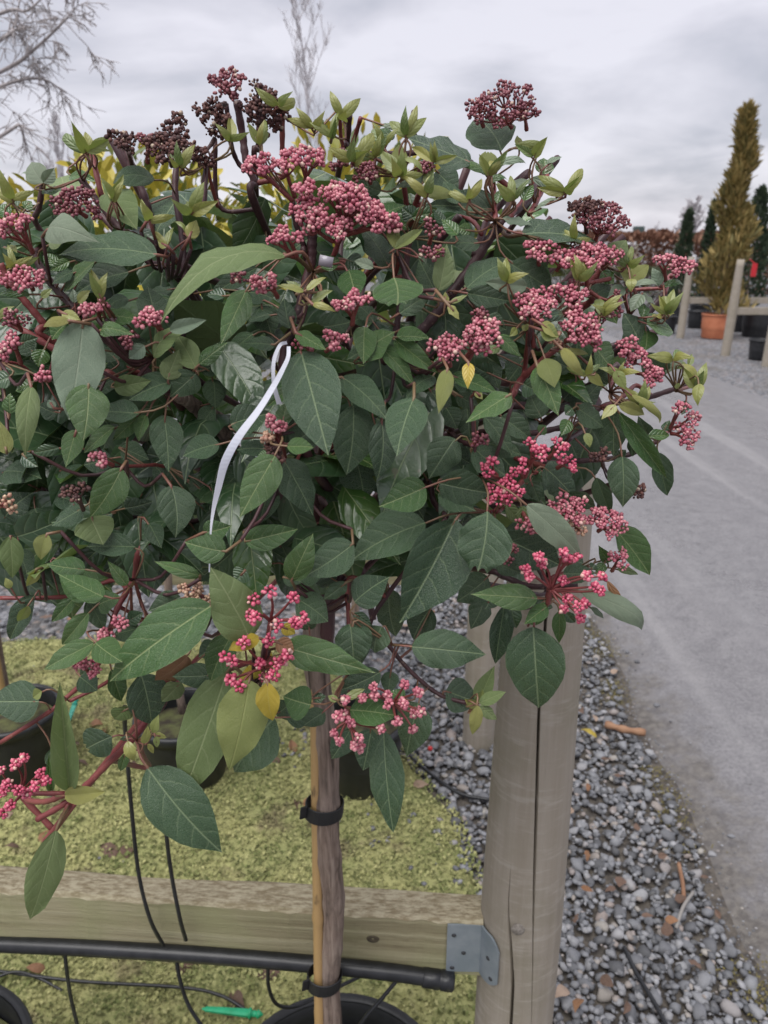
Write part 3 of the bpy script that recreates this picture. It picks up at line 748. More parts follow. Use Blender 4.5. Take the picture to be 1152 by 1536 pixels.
# plastic spikes
M_SPIKE = simple('plastic_green', (0.012, 0.30, 0.13), 0.4, (0.02, 0.38, 0.18), 40)
def spike(a, b, label, mat):
    a, b = Vector(a), Vector(b); o = empty('drip_spike', a); tag(o, label, 'spike'); d = (b - a); m = MB()
    s = d.normalized().cross(Vector((0, 0, 1))).normalized(); up = s.cross(d.normalized())
    V = []
    for (t_, w) in [(0, 0.0015), (0.08, 0.005), (0.72, 0.0075), (0.78, 0.0075)]:
        for (i, j) in [(-1, -0.35), (1, -0.35), (1, 0.35), (0.25, 0.5), (-0.25, 0.5), (-1, 0.35)]: V.append(d * t_ + s * i * w + up * j * w)
    F = [(i * 6 + k_, i * 6 + (k_ + 1) % 6, (i + 1) * 6 + (k_ + 1) % 6, (i + 1) * 6 + k_) for i in range(3) for k_ in range(6)] + [tuple(range(5, -1, -1)), tuple(range(18, 24))]
    m.add(V, F); m.build('blade', mat, o, smooth=False)
    m = MB(); m.tube([d * 0.77, d * 0.80, d * 0.81, d * 0.90, d * 0.91, d * 1.0], [0.010, 0.010, 0.006, 0.006, 0.009, 0.001], 8); m.build('head', mat, o)
spike(PG(303, 1513, .026), PG(395, 1522, .024), 'bright green plastic spike lying on the moss under the pipe', M_SPIKE)
spike(PG(98, 1094, .01), PG(116, 1046, .07), 'teal plastic spike stuck between dead leaves beside a black pot', simple('plastic_teal', (0.01, 0.27, 0.20), 0.4, (0.015, 0.33, 0.24), 40))

# ------------------------------------------------------------------ leaf meshes
def leaf_mesh(kind, seed, nv=12, nu=8):
    r = random.Random(seed * 31 + kind)
    bulge = {0: r.uniform(0.02, 0.09), 1: r.uniform(0.03, 0.10), 2: r.uniform(0.20, 0.30), 3: r.uniform(0.02, 0.08), 4: r.uniform(0.04, 0.1)}[kind]
    fold = {0: r.uniform(0.05, 0.34), 1: r.uniform(0.36, 0.7), 2: r.uniform(-0.05, 0.25), 3: r.uniform(0, 0.15), 4: r.uniform(0, 0.12)}[kind]
    wav = {0: 0.02, 1: 0.02, 2: 0.02, 3: 0.045, 4: 0.025}[kind]; tw = {3: r.uniform(-0.7, 0.7)}.get(kind, r.uniform(-0.15, 0.15))
    bend = r.uniform(-0.06, 0.06); ph = r.uniform(0, 6.3); pk = r.uniform(0.55, 0.70); end = r.uniform(0.98, 1.22)
    V, UV = [], []
    asp = 0.46
    for j in range(nv + 1):
        v = j / nv
        vs = 0.5 - 0.5 * math.cos(math.pi * (0.04 + 0.96 * v)) if kind != 4 else v
        w = ((vs ** pk) * ((1 - vs) ** end)) / (((pk / (pk + end)) ** pk) * ((end / (pk + end)) ** end)) if 0 < vs < 1 else 0
        if kind == 4: w = min(1, (v / 0.42) ** 0.6) * (1 if v < 0.6 else 1 - 0.55 * ((v - 0.6) / 0.4) ** 2) * (0.03 + 0.97 * min(1, v * 9))
        w = max(w, 0.012)
        for i in range(nu + 1):
            u = -1 + 2 * i / nu
            x = 0.5 * u * w; ax = abs(u) * w
            z = bulge * 4 * vs * (1 - vs) + fold * 0.5 * asp * ax * (1 if kind != 2 else 0.6) - 0.10 * asp * ax * ax
            z += wav * math.sin(vs * 15 + ph + (1.3 if u > 0 else 0)) * abs(u) ** 2 * (w ** 0.5)
            z += 0.022 * mnoise.noise(Vector((u * 2.1 + seed, vs * 4.5, kind))) * min(1, ax * 3)
            t = tw * (vs - 0.3) * 0.6
            yy = vs * (1.0 if kind != 4 else 0.92) + (0.05 * math.sin(9 * u + ph) * v ** 6 if kind == 4 else 0)
            V.append((x + bend * 4 * vs * (1 - vs), yy, z + t * x)); UV.append((0.5 + x, vs))
    F = [(j * (nu + 1) + i, j * (nu + 1) + i + 1, (j + 1) * (nu + 1) + i + 1, (j + 1) * (nu + 1) + i) for j in range(nv) for i in range(nu)]
    me = mesh('leaf', V, F, uv=UV); me.materials.append(LM['d'])
    return me, np.array(V), F, UV
LEAF = {kd: [leaf_mesh(kd, s) for s in range(5)] for kd in range(5)}
LOW = {kd: [leaf_mesh(kd, 50 + s, 6, 4) for s in range(4)] for kd in (0, 1, 2, 3)}
def leaf_matrix(B, T, W, roll, face=None):
    a = T - B; L = a.length; a = a / L
    view = (face if face is not None else (Vector((0, 0, CAM_H)) - (B + T) / 2)).normalized()
    n = view - a * view.dot(a)
    if n.length < 1e-3: n = Vector((0, 0, 1)) - a * a.z
    n.normalize(); n = Matrix.Rotation(roll, 3, a) @ n; x = a.cross(n)
    return Matrix(((x.x * W, a.x * L, n.x * L, B.x), (x.y * W, a.y * L, n.y * L, B.y), (x.z * W, a.z * L, n.z * L, B.z), (0, 0, 0, 1)))
def put_leaf(parent, B, T, W, roll, col, kind, face=None, name='leaf'):
    me = LEAF[kind][random.randrange(5)][0]
    o = bpy.data.objects.new(name, me); COL.objects.link(o)
    o.material_slots[0].link = 'OBJECT'; o.material_slots[0].material = LM[col]
    M = leaf_matrix(B, T, W, roll, face)
    o.parent = parent
    o.matrix_parent_inverse = Matrix.Translation(-Vector(parent.location)) if parent else Matrix.Identity(4)
    o.matrix_world = M if parent is None else M
    o.matrix_basis = M
    return o

# ------------------------------------------------------------------ the flowering shrub: catalogue taken from the photograph
# views: origin and enlargement of the zoomed view in which the coordinates were read
VIEW = {'A': (0, 200, 3.84), 'B': (260, 360, 3.84), 'C': (540, 160, 3.84), 'D': (540, 380, 3.84), 'E': (780, 340, 3.84), 'F': (0, 420, 3.84),
        'G': (0, 640, 3.84), 'H': (290, 580, 3.84), 'I': (560, 560, 3.84), 'J': (780, 560, 3.84), 'K': (720, 760, 3.84), 'L': (440, 940, 3.84),
        'M': (0, 1060, 3.84), 'N': (180, 1000, 3.84), 'O': (260, 80, 3.84), 'Q': (300, 840, 3.84), 'R': (0, 880, 3.84), 'S': (560, 720, 3.84), 'X': (0, 0, 1.0)}
def vp(view, x, y):
    ox, oy, s = VIEW[view]; return ox + x / s, oy + y / s
# view, base x y, tip x y, width, colour + shape (0 flat 1 folded 2 arched 3 wavy 4 blunt); capital = deep inside, * = close to the viewer
LEAVES = '''
A 890 265 650 290 100 d2;A 905 700 340 700 195 d0*;A 275 555 575 630 140 s2*;A 640 340 790 555 140 l1;A 1020 380 890 590 175 D0;A 740 800 430 930 115 d1
A 545 740 370 920 95 m1;A 250 285 180 165 115 s0;A 250 285 120 240 50 s2;A 250 285 312 200 55 s1;A 525 95 425 5 60 y0;A 525 95 490 -10 45 y0;A 525 95 635 20 52 y2;A 525 95 650 108 32 y2
A 280 640 390 600 105 l0;A 100 420 0 310 65 s0;A 140 430 182 390 50 m0;A 240 330 440 340 75 m0;A 965 650 870 560 42 y0;A 965 650 1002 540 36 y1;A 965 650 910 620 42 y0
A 1090 600 985 515 38 y2;A 1090 600 1130 500 75 y0;A 1090 600 1155 560 42 y0;A 400 735 290 790 45 m1;A 400 250 560 280 60 M0;A 60 470 -20 420 60 m0;A 30 660 100 690 60 y0;A 60 600 -30 560 60 s0
A 1000 900 820 915 90 D0;A 420 800 300 870 80 d0;A 760 560 890 620 70 d1;A 330 760 250 700 60 m0
B 640 88 -73 485 185 l2*;B 420 285 270 608 130 m0;B 670 510 638 335 95 d0*;B 585 605 410 595 80 d0;B 735 642 893 1240 300 d0*;B 970 790 1238 1045 165 d0;B 705 535 882 635 85 m0*
B 1100 500 1095 715 105 m1;B 1267 537 1000 690 170 d0;B 750 300 590 265 55 y0*;B 750 300 650 235 52 y0;B 770 290 882 215 52 y0*;B 800 360 920 290 60 y0*;B 800 370 936 415 44 y2*;B 790 370 725 345 34 y0
B 130 740 20 548 105 l0;B 130 770 -20 905 140 d0;B 150 715 312 590 75 m0;B -20 520 192 460 70 s1;B 720 800 540 960 66 m1;B 1010 175 1050 345 125 m1;B 830 500 1025 470 115 D0;B 1040 470 1160 400 100 D0
B 500 380 570 565 140 D0;B 420 300 580 340 130 D0;B 460 540 300 690 100 D0;B 160 760 275 700 105 D0;B 230 800 240 970 120 D0;B 300 330 190 320 70 d1;B 480 160 200 330 80 D1;B 560 430 430 470 90 D0;B 850 160 960 110 80 m1;B 1000 110 1090 165 80 d1;B 1152 160 1040 120 60 s1
C 640 322 265 180 200 d3;C 815 255 675 60 240 d4;C 755 592 378 570 120 d1;C 760 602 580 500 110 d0;C 820 645 988 680 75 s0;C 935 735 1363 787 180 d1*;C 440 370 566 490 120 D0
C 240 370 225 218 100 y0;C 250 300 362 385 55 y2;C 240 360 85 390 52 y2;C 370 405 185 470 55 s2;C 370 490 555 520 66 y2;C 370 440 430 345 52 y0;C 735 378 735 252 105 y4;C 740 390 540 350 50 m2;C 740 440 855 430 50 m2
C 800 330 955 330 52 s2;C 860 470 1000 430 85 s0;C 1060 390 1058 295 85 m0;C 990 410 1140 498 52 s2;C 1080 330 1165 290 42 s0;C 210 820 165 655 85 y0;C 200 820 362 705 58 y1;C 195 800 165 858 55 s2;C 690 790 480 780 85 d0
C 120 490 -25 430 75 d0;C 120 600 -10 520 75 d0;C 120 630 265 570 80 m1;C 165 925 10 690 175 d0;C 190 340 0 330 70 d2;C 200 165 25 210 60 m2;C 270 140 95 108 38 s2;C 900 225 1058 215 44 y2;C 930 230 1012 252 42 s0;C 925 230 905 165 52 y0
C 1010 600 1155 540 34 s2;C 460 300 330 320 60 D0;C 560 740 470 650 70 m0;C 640 720 560 700 70 m0;C 320 640 240 580 80 d0;C 480 680 420 590 60 d0;C 300 640 450 610 60 m0;C 820 480 790 560 60 m0;C 940 540 1000 450 60 m0;C 560 560 480 430 80 d0;C 340 860 380 910 50 s2;C 420 860 510 830 46 y2
D 615 200 906 45 160 d0;D 455 215 500 -55 105 l0;D 455 262 340 35 150 d0;D 195 140 215 305 250 m4*;D 230 345 402 235 95 d0;D -5 590 202 450 165 m0;D 210 480 406 492 95 m1;D 200 495 452 692 85 m1;D 110 530 312 765 85 m1
D 430 710 258 858 110 d2;D 505 665 452 925 110 y0*;D 625 630 620 782 64 g0*;D 525 705 792 808 86 m1;D 620 230 862 275 82 d0;D 960 190 718 165 95 s1;D 870 60 1112 215 140 d1;D 720 600 800 780 110 D0;D 940 610 850 740 120 D0;D 600 520 720 600 90 d0
D 800 540 690 572 75 l0;D 800 475 922 592 76 m0;D 1040 440 1145 480 90 y1*;D 510 300 572 382 62 y0*;D 520 285 622 238 38 y0*;D 500 290 490 220 40 y0;D 640 300 560 200 90 D0;D 330 560 250 640 90 D0;D 80 400 -10 300 110 D0;D 420 600 330 500 100 D0;D 760 700 660 650 90 D0;D 430 640 500 600 50 m0;D 900 430 860 480 50 y0;D 720 380 840 440 90 d0
E 520 205 612 78 110 l0;E 420 400 525 335 85 d0;E 700 712 595 498 170 d0;E 730 560 882 605 140 m1;E 730 600 720 715 90 m1;E 640 325 556 228 62 y0;E 640 300 742 222 95 y0;E 640 330 585 305 62 y2;E 640 300 640 378 64 y2*;E 650 340 800 365 52 s2;E 600 350 508 400 70 s1;E 600 350 625 385 60 s0
E 810 335 762 235 70 s0;E 815 348 942 345 40 m2;E 700 390 638 490 78 s0;E 700 390 782 452 66 s0;E 710 440 700 530 62 m0;E 430 690 530 822 140 m1;E 835 855 700 718 110 d1;E 920 740 840 850 80 s1;E 960 800 866 825 50 y2;E 930 795 1028 892 56 y2;E 970 800 988 732 36 y0
E 550 830 612 942 76 y0*;E 240 702 368 868 76 y2*;E 220 720 392 735 44 y2;E 360 760 502 912 96 d1;E 250 512 84 556 56 d2*;E 480 760 520 900 80 D0;E 830 400 835 475 40 y1;E 760 520 890 500 50 y0;E 250 250 180 290 60 y2;E 145 760 200 928 125 y0*;E 120 560 215 640 80 y1*;E 380 850 480 920 70 y1;E 20 600 70 560 60 y0;E 470 260 540 330 90 m0;E 480 420 560 560 110 m0;E 300 820 180 760 100 D0
F 480 238 398 805 235 s3*;F 510 600 478 928 200 m3*;F 180 612 146 1020 105 l2*;F 500 582 626 474 76 m0;F 660 625 872 580 86 l1;F 990 585 744 692 130 d1;F 945 780 970 1105 172 d3;F 800 770 568 760 120 d1;F 790 790 650 925 70 m1;F 840 780 800 932 66 m1
F 885 445 1102 288 120 l2;F 960 572 1032 398 108 l0;F 900 232 850 36 160 d0;F 600 200 802 230 86 m0;F 580 290 776 318 72 m2*;F 400 235 250 272 66 y2*;F 360 190 465 232 56 y1*;F 390 250 300 345 100 m1;F 170 82 0 85 40 m2;F 735 105 624 190 80 d2;F 40 1000 -10 800 100 y0;F 60 770 60 650 70 m0;F 190 600 90 640 80 m0
F 830 375 742 452 80 s1;F 450 130 520 60 50 y0;F 430 130 420 50 50 s0;F 240 100 300 50 40 y0;F 0 220 90 150 40 y2;F 310 740 280 690 45 s0;F 250 400 220 500 80 m0;F 130 360 220 330 60 d0;F 200 420 110 330 90 D0;F 560 620 690 560 100 D0;F 450 330 540 300 70 m1;F 700 330 860 370 90 d0;F 600 230 540 250 60 l0;F 680 460 560 380 110 D0;F 500 380 620 440 90 D1;F 200 760 80 830 120 D0;F 330 770 220 720 90 D0;F 60 560 -30 600 90 d0
G 700 240 518 522 175 m0*;G 440 20 378 235 110 m0;G 660 0 484 152 76 m1;G 985 340 1010 640 205 d0;G 520 520 595 680 205 l0;G 480 468 298 572 110 d0;G 490 822 268 790 118 m0;G 595 980 338 850 130 m0*;G 730 912 618 772 60 m1;G 780 692 498 690 110 d1;G 1150 858 888 775 76 m2*
G 60 630 72 872 112 l0;G 200 470 252 655 190 D0;G 270 618 235 768 96 y1*;G 1300 720 1064 665 160 m0*;G 30 520 190 380 170 D0;G 20 260 240 300 150 D0;G 720 470 880 430 100 D0;G 980 320 880 210 110 D0;G 1050 460 1150 400 120 D0;G 210 820 150 920 60 y1;G 60 930 30 870 50 y0;G 340 120 190 150 60 d0;G 360 250 500 330 120 D0;G 330 400 520 480 120 D0;G 690 400 720 480 100 D0;G 560 640 700 760 100 D1;G 860 560 930 700 90 d1;G 640 180 480 220 130 D0;G 700 120 860 190 120 D0;G 130 160 220 230 60 d1;G 100 700 160 880 110 D0
H 470 398 265 758 205 m0*;H 560 328 765 195 165 d0;H 540 345 692 350 82 m1*;H 520 420 690 742 200 d0;H 215 215 452 150 140 d1;H 920 108 880 508 210 d0;H 1085 198 1055 542 172 d0;H 930 400 985 665 200 D0;H 510 212 542 88 86 m0;H 450 570 378 792 150 D0;H 330 690 322 845 116 D0
H 300 892 602 820 125 m1;H 565 1115 690 845 155 m0;H 920 905 634 1095 200 d0;H 1120 740 975 700 120 D0;H 440 402 365 412 60 m1;H 150 330 -60 400 120 d1;H 420 360 250 365 100 d0;H 1050 250 1130 420 120 D0;H 120 120 30 240 100 D0;H 690 880 860 840 130 D0;H 100 640 230 760 130 D0;H 280 480 160 600 130 D0;H 560 640 640 800 140 D0;H 60 840 220 800 110 m1;H 840 60 700 120 100 D0;H 390 80 240 40 110 D0;H 60 600 -20 520 110 D0
I 235 140 135 478 225 d0*;I 470 375 320 608 190 d0;I 250 330 108 618 180 D0;I 380 632 672 690 190 d1;I 375 690 592 795 130 d0;I 630 240 797 468 110 d1;I 735 250 912 385 110 d1;I 970 252 898 108 130 d0;I 580 430 765 595 160 d0;I 540 190 562 392 110 D0;I 650 400 852 472 120 d0
I 760 760 835 865 70 l1;I 860 765 850 870 66 l1;I 480 120 602 182 86 d0;I 590 100 630 150 50 y0;I 300 655 32 768 165 m1;I 790 120 532 284 130 m3*;I 300 860 -135 1085 220 d0;I 420 420 560 520 130 D0;I 860 590 960 720 150 D0;I 640 600 760 660 110 D0;I 100 420 40 620 150 D0;I 330 100 420 300 150 D0;I 600 700 720 620 100 m0;I 460 60 560 40 100 D0;I 420 200 480 320 120 D0;I 200 640 290 840 140 D0;I 880 640 970 560 100 d0
S 658 180 600 540 300 d4*;S 470 225 150 822 315 d0;S 945 682 562 658 145 m0*;S 1000 730 868 832 92 m0*;S 740 320 1075 400 215 d1;S 640 690 560 860 130 D0;S 330 740 230 920 150 D0;S 660 560 480 700 170 D0;S 900 830 1000 700 80 m0;S 90 620 130 900 170 D0
K 270 -10 582 288 165 s0*;K 770 120 978 395 140 m1;K 590 490 928 712 120 s2;K 460 600 455 788 66 m1;K 490 600 550 668 60 d0;K 480 385 662 380 110 d0;K 140 570 88 905 110 d1;K 90 320 238 382 100 d0;K 745 320 682 222 54 m1;K 720 330 665 380 60 m0;K 790 360 912 392 44 l0;K 735 430 822 540 44 b2;K 640 580 715 645 40 s0;K 130 175 460 335 215 d1;K 180 580 210 700 80 d0;K 60 520 30 590 90 d0;K 660 330 640 360 50 d0;K 520 300 600 330 80 D0;K 300 560 420 580 70 d0
J 590 480 592 772 165 d0*;J 540 210 540 482 140 d0;J 570 230 842 602 86 m1;J 790 455 848 705 95 d1;J 550 182 468 266 72 y0*;J 570 182 718 240 82 y0*;J 645 125 802 292 52 y2*;J 1035 60 1025 190 70 y2*;J 755 372 680 245 70 d0;J 740 362 862 355 56 m1;J 830 330 860 270 50 d0;J 280 270 235 360 74 m0;J 110 340 150 300 60 m0;J 380 345 402 428 60 y0
J 330 200 480 310 130 d0;J 270 690 435 772 96 d1;J 440 600 520 812 86 d1;J 560 490 610 440 50 d1;J 100 -40 222 245 140 m0*;J 140 540 325 738 170 d0;J 300 200 260 240 60 d0;J 640 380 650 480 50 d0;J 960 160 930 240 40 d1;J 900 60 910 90 36 y0;J 300 230 470 50 120 D0;J 20 60 110 100 90 d0;J 250 330 340 520 120 D0;J 60 620 110 740 90 d0;J 250 150 330 30 110 D0
L -56 115 472 266 190 m0*;L 325 480 597 515 140 m1*;L 300 415 412 358 60 y0*;L 255 425 198 398 50 y0*;L 520 600 577 1185 190 d0*;L 720 440 650 752 210 d0;L 500 262 240 372 140 d0;L 102 450 -60 400 165 m1*;L 880 370 1075 440 190 d0;L 330 0 350 228 200 d0;L 510 0 470 152 150 d0;L 450 590 402 828 140 d1;L 330 590 220 762 130 d0;L 180 490 58 572 110 d0;L 683 115 1110 160 220 d0*
L 1060 455 1030 622 90 y0*;L 1060 450 985 415 60 y1;L 1070 440 1225 375 70 l0*;L 1065 440 1160 225 85 l1;L 1070 460 1170 535 66 l0*;L 1060 440 1090 360 60 y0;L 1060 450 1000 500 50 b0;L 120 420 190 400 60 d0;L 560 260 540 390 100 d0;L 640 420 560 370 90 m0
X 800 940 808 1062 84 d0*;X 375 958 316 851 68 l0*;X 318 908 165 1022 76 m0*;X 320 1013 258 1015 36 d0;X 150 890 88 860 40 m0
M 375 512 606 490 96 y1*;M 400 482 345 -145 105 l1*;M 300 482 282 272 36 m1;M 300 240 340 390 66 d1;M 645 170 490 245 170 d4;M 850 352 1278 838 290 d0*;M 322 712 172 1228 165 l0*;M 830 212 852 108 58 y0*;M 880 150 915 45 62 y0*;M 735 200 775 312 74 y2*;M 890 160 962 178 42 y0;M 720 270 695 372 46 m1;M 810 -190 872 100 190 d0;M 225 -30 -80 -30 205 d0;M 740 0 655 75 90 l0;M 900 170 905 235 36 y0;M 850 215 885 270 30 y1;M 750 180 690 190 30 d0
N 620 15 342 792 290 l0;N 745 78 628 600 275 y0*;N 890 295 660 608 260 d1;N 850 90 880 312 112 g1*;N 900 280 1000 190 140 d0;N 960 300 1100 250 120 d1;N 350 90 240 200 110 l0
Q 345 450 162 522 92 g2*;Q 380 620 400 500 66 g0;Q 470 380 548 425 66 g1;Q 440 470 542 528 84 b1*;Q 250 300 330 240 70 b0;Q 560 225 738 355 180 d0;Q 840 130 708 232 90 d0;Q 890 242 1092 98 190 d0;Q 860 368 930 605 200 d0;Q 885 308 988 376 66 d0;Q 350 620 220 690 80 g0;Q 190 420 60 700 140 m1;Q 90 480 -10 560 110 D0;Q 560 90 720 60 130 d0;Q 480 100 590 130 90 d0;Q 260 60 200 130 110 d0;Q 960 480 1060 420 120 D0;Q 640 400 590 300 100 D0;Q 780 120 640 20 150 D0
R 540 325 252 478 118 m0*;R 550 325 705 435 130 m1*;R 510 150 358 335 88 m1;R 510 70 602 252 90 d1;R 800 240 652 282 110 d0;R 740 200 825 150 70 d0;R 1040 60 850 142 130 d0;R 200 50 58 305 100 d1;R 430 60 298 202 66 m1;R 1080 400 890 540 155 b0;R 560 110 700 60 120 m0;R 240 600 190 640 60 y1;R 460 520 560 600 100 d1;R 560 420 460 520 70 D0;R 160 110 100 200 60 y1;R 640 480 700 660 90 m1;R 540 540 420 600 60 D0;R 720 700 660 760 90 l1
'''
# stems: view, width in photo pixels, offset behind the surface, colour (k dark, r red, n pink, w wood), points
STEMS = '''
A 9 .02 k 1020 130 1010 350 1050 600 1065 890 1080 1060 1092 1380;A 9 .01 k 465 260 570 400 700 560 860 740 1040 850;A 7 .01 r 525 95 580 340 602 410 650 520;A 10 .02 k 715 60 760 190 830 360 870 490 960 700
A 7 .01 k 245 290 225 430 200 500 260 620;O 10 .01 k 365 270 400 480 420 620 470 750 482 900;O 6 .01 k 305 290 330 510 380 640;O 8 .01 k 500 290 490 540 470 700;O 7 .0 r 630 330 628 560 640 700;O 8 .01 k 1015 350 1000 510 960 640
O 5 .0 r 960 310 965 480 1000 620;O 6 .0 r 1080 370 1040 500 1010 600;O 6 .01 k 240 500 265 880;O 5 .0 r 190 640 250 870;C 7 .01 k 310 30 300 130 330 260
F 10 .015 k 190 -150 280 0 430 170 500 260 600 340 740 440 880 560 1000 680;F 9 .01 r 0 -95 60 20 150 130 250 250 330 370;F 9 .02 r -30 205 150 300 300 390 450 470 600 530 700 590;F 4 .01 r 0 470 120 490 260 580;F 5 .01 r 1130 540 1120 490;F 6 .02 n 885 450 890 560
H 18 .05 w -60 60 0 110 100 200 190 285;X 14 .03 k 469 340 468 365 466 394 453 450 442 490 427 525 430 600 470 700;X 8 .015 k 438 300 444 335 456 370 464 400;X 7 .01 r 511 355 497 388 470 408;X 6 0 n 426 382 446 388 462 402;X 6 0 n 470 408 505 402 540 402
C 14 .02 k 805 690 740 770 650 910 520 1085 400 1240 300 1345 200 1440;C 9 .01 k 805 680 860 560 885 480 905 430;C 7 .0 r 780 660 770 470 755 390;C 9 .01 k 830 650 900 600 980 530 1060 390 1100 350;C 7 .01 r 860 640 940 540 1000 430;C 7 .0 r 975 620 1040 500 1075 400;C 10 .03 k 660 860 700 740 740 640 760 560;C 6 .02 r 700 735 660 670 590 630
C 11 .04 k 575 630 450 780 380 880;C 7 .0 r 245 400 265 540 275 630;C 8 .01 r 355 470 320 560 305 650;C 9 .01 k 285 755 265 920 230 1150 190 1400 195 1440;C 5 0 r 770 600 750 580;C 6 .01 n 935 735 850 745 800 700;C 7 .0 r 205 820 220 900 200 980
E 10 .01 r 490 220 390 360 345 470;E 10 .01 k 830 390 740 500 670 600 560 720;E 9 .01 r 250 670 150 750 60 830 0 890 -150 1060;D 7 .01 r 975 430 950 660;E 6 0 r 830 340 870 280;E 5 .01 r 630 520 620 380
J 8 .02 k 970 65 860 100 720 145 600 165 480 190 330 290 200 320 60 345 -180 330;J 6 .01 r 470 195 600 130 670 70;J 7 .02 k 800 385 700 440 560 485 340 505 150 510;J 7 .02 k 270 390 380 310;J 5 0 r 520 110 545 20;J 9 .03 k 450 815 480 700 540 640;J 3 .03 k 540 640 500 600 480 530;J 5 0 n 900 100 1030 60;J 5 0 r 800 380 860 330;J 10 .05 k -40 185 440 182
I 8 .05 k 570 415 500 390 440 340 380 300;I 9 .04 k 420 830 350 740 300 620;I 8 .01 r 700 800 790 700 860 620 960 530;I 6 .01 r 660 800 720 790 740 780;I 5 .0 r 620 590 700 600 770 630;I 5 0 r 920 575 1070 550
K 9 .03 k 560 450 300 460 130 400 0 360;K 8 .01 r 390 530 410 420 450 310;L 6 .0 k 1000 440 860 400 750 325 640 220 540 95 450 -40;L 7 .01 r 322 250 322 0 325 -280;L 4 0 n 570 105 683 115
X 8 .01 r 165 945 175 915 200 870 232 810;X 5 .01 r 202 870 212 905 220 930;X 4 .01 r 196 880 200 930
M 9 -.01 r 215 650 370 560 500 450 600 350 760 190 880 20 1000 -240 1160 -520;M 8 -.01 r 400 570 350 660 310 712;M 7 -.01 r 375 505 270 545 170 540 110 500;M 6 -.01 n 790 200 830 290 850 352;R 6 0 r 0 900 270 730 370 650 520 510 640 330;R 5 .01 r 400 660 600 560 740 450;X 6 .01 r 0 897 60 897 112 892 170 870
G 8 .06 k 560 500 700 520 880 530 1152 540;G 9 .08 k 230 360 400 460 600 560;G 5 .03 r 720 230 880 220 980 200;X 5 .01 k 330 1010 300 1000 262 1020 245 1060;H 5 .0 r 490 280 520 360 560 480;N 6 .0 r 745 80 760 20 800 -40
X 10 .2 k 560 930 545 860 520 790;X 6 .08 k 700 870 760 880 820 885
'''
# flower heads: view, stalk base x y, head centre x y, head width, colour
HEADS = '''
A 190 690 112 515 150 p;A 170 640 30 560 110 p;A 500 480 390 395 210 q;A 560 480 528 435 75 q;A 510 420 475 345 90 q;A 190 900 150 835 190 p;A 60 900 10 855 80 p;A 990 190 965 85 250 k;A 760 180 720 45 150 k;A 850 170 850 45 105 q;A 1010 180 1055 90 120 k
O 335 255 310 170 210 q;O 300 285 235 385 210 k;O 500 290 430 330 130 k;O 500 290 555 365 210 k;O 480 290 490 215 90 k;O 530 310 548 250 75 k;O 240 490 165 600 140 k;O 690 850 470 640 180 p;O 700 830 630 630 180 p;O 750 780 780 585 200 p;O 300 290 230 300 120 k;O 20 500 -20 480 150 k;O 15 400 25 380 60 k
X 468 352 466 312 62 p;X 470 352 455 285 40 p;X 511 356 520 292 74 p;X 513 354 545 312 66 p;X 516 352 568 330 56 p;X 520 352 588 332 30 p;X 500 362 466 340 40 p;X 445 385 434 355 34 p;X 440 385 415 356 28 p;X 505 365 505 340 44 p
X 768 192 754 155 100 q;X 725 190 718 165 40 q;X 790 195 788 165 40 q;X 893 362 905 326 78 q;X 880 350 876 312 46 k
E 110 220 105 130 170 p;E 200 270 250 185 170 p;E 385 360 400 165 250 p;E 470 230 535 175 130 p;E 300 470 310 390 170 p;E 230 430 195 375 90 p;E 60 560 85 450 250 p;E 260 660 355 575 270 p;E 300 640 420 640 150 p;E 400 370 540 450 150 q;E 440 480 470 500 70 q;E 840 320 830 195 100 p;E 870 290 925 230 150 p;E 640 780 600 700 130 p;E 660 780 680 760 150 p;E 670 840 760 850 150 p;E 220 620 200 650 80 c
D 520 650 500 545 210 p;D 510 640 515 585 90 p;D 620 620 720 450 240 p;D 610 600 660 520 190 p;D 1000 540 980 330 60 p;B 880 640 945 580 150 p;B 1030 490 1050 340 170 p;B 1030 440 980 370 110 p;B 600 330 560 250 120 p;B 520 300 490 250 80 p;B 790 640 745 590 110 p;B 340 240 370 210 60 q
F 930 290 850 210 140 p;F 920 270 905 220 70 p;F 570 230 570 160 80 p;F 120 480 75 352 110 p;F 40 470 5 405 80 p;F 120 290 90 225 130 q;F 740 390 735 348 80 q;F 490 230 492 180 40 p;F 470 490 445 470 50 p;F 280 580 250 545 60 p
G 650 220 570 180 115 p;G -20 470 25 440 110 c;G 480 480 440 385 140 k;H 505 340 452 205 65 p;H 510 330 495 240 75 p;H 490 320 430 290 45 c;H 500 370 450 350 50 k;H 500 380 470 425 50 k
I 770 630 655 545 120 h;I 790 700 750 680 220 h;I 870 600 945 430 150 h;I 860 600 850 540 110 h;I 1010 490 1075 420 120 h;I 1060 545 1115 510 130 h;I 570 415 605 385 80 q;I 860 800 900 865 150 p;J 300 860 280 775 230 p;J 440 850 420 830 120 p;J 450 910 530 855 210 p;J 330 900 320 880 130 c
J 860 330 915 205 80 p;J 880 320 990 265 110 p;J 870 345 965 350 160 p;J 480 540 470 475 90 k;J 640 690 690 680 60 k;K 760 370 800 300 130 p;K 60 250 85 210 80 p;K 170 300 160 280 130 q
X 312 918 300 900 44 c;X 305 895 288 885 34 c;R 520 510 470 437 80 p;R 520 510 542 475 80 p;R 660 230 690 205 50 p;R 620 280 600 290 60 p;R 610 300 590 275 40 p
E 520 300 300 340 60 p;O 1000 640 960 620 110 q;O 1040 720 1100 690 150 q;D 700 400 690 350 60 q;C 380 360 370 350 80 q;C 60 440 40 385 120 q;C 400 790 420 710 110 q;C 400 860 420 850 110 q;C 60 640 60 600 170 p;C 170 690 165 660 90 p
'''
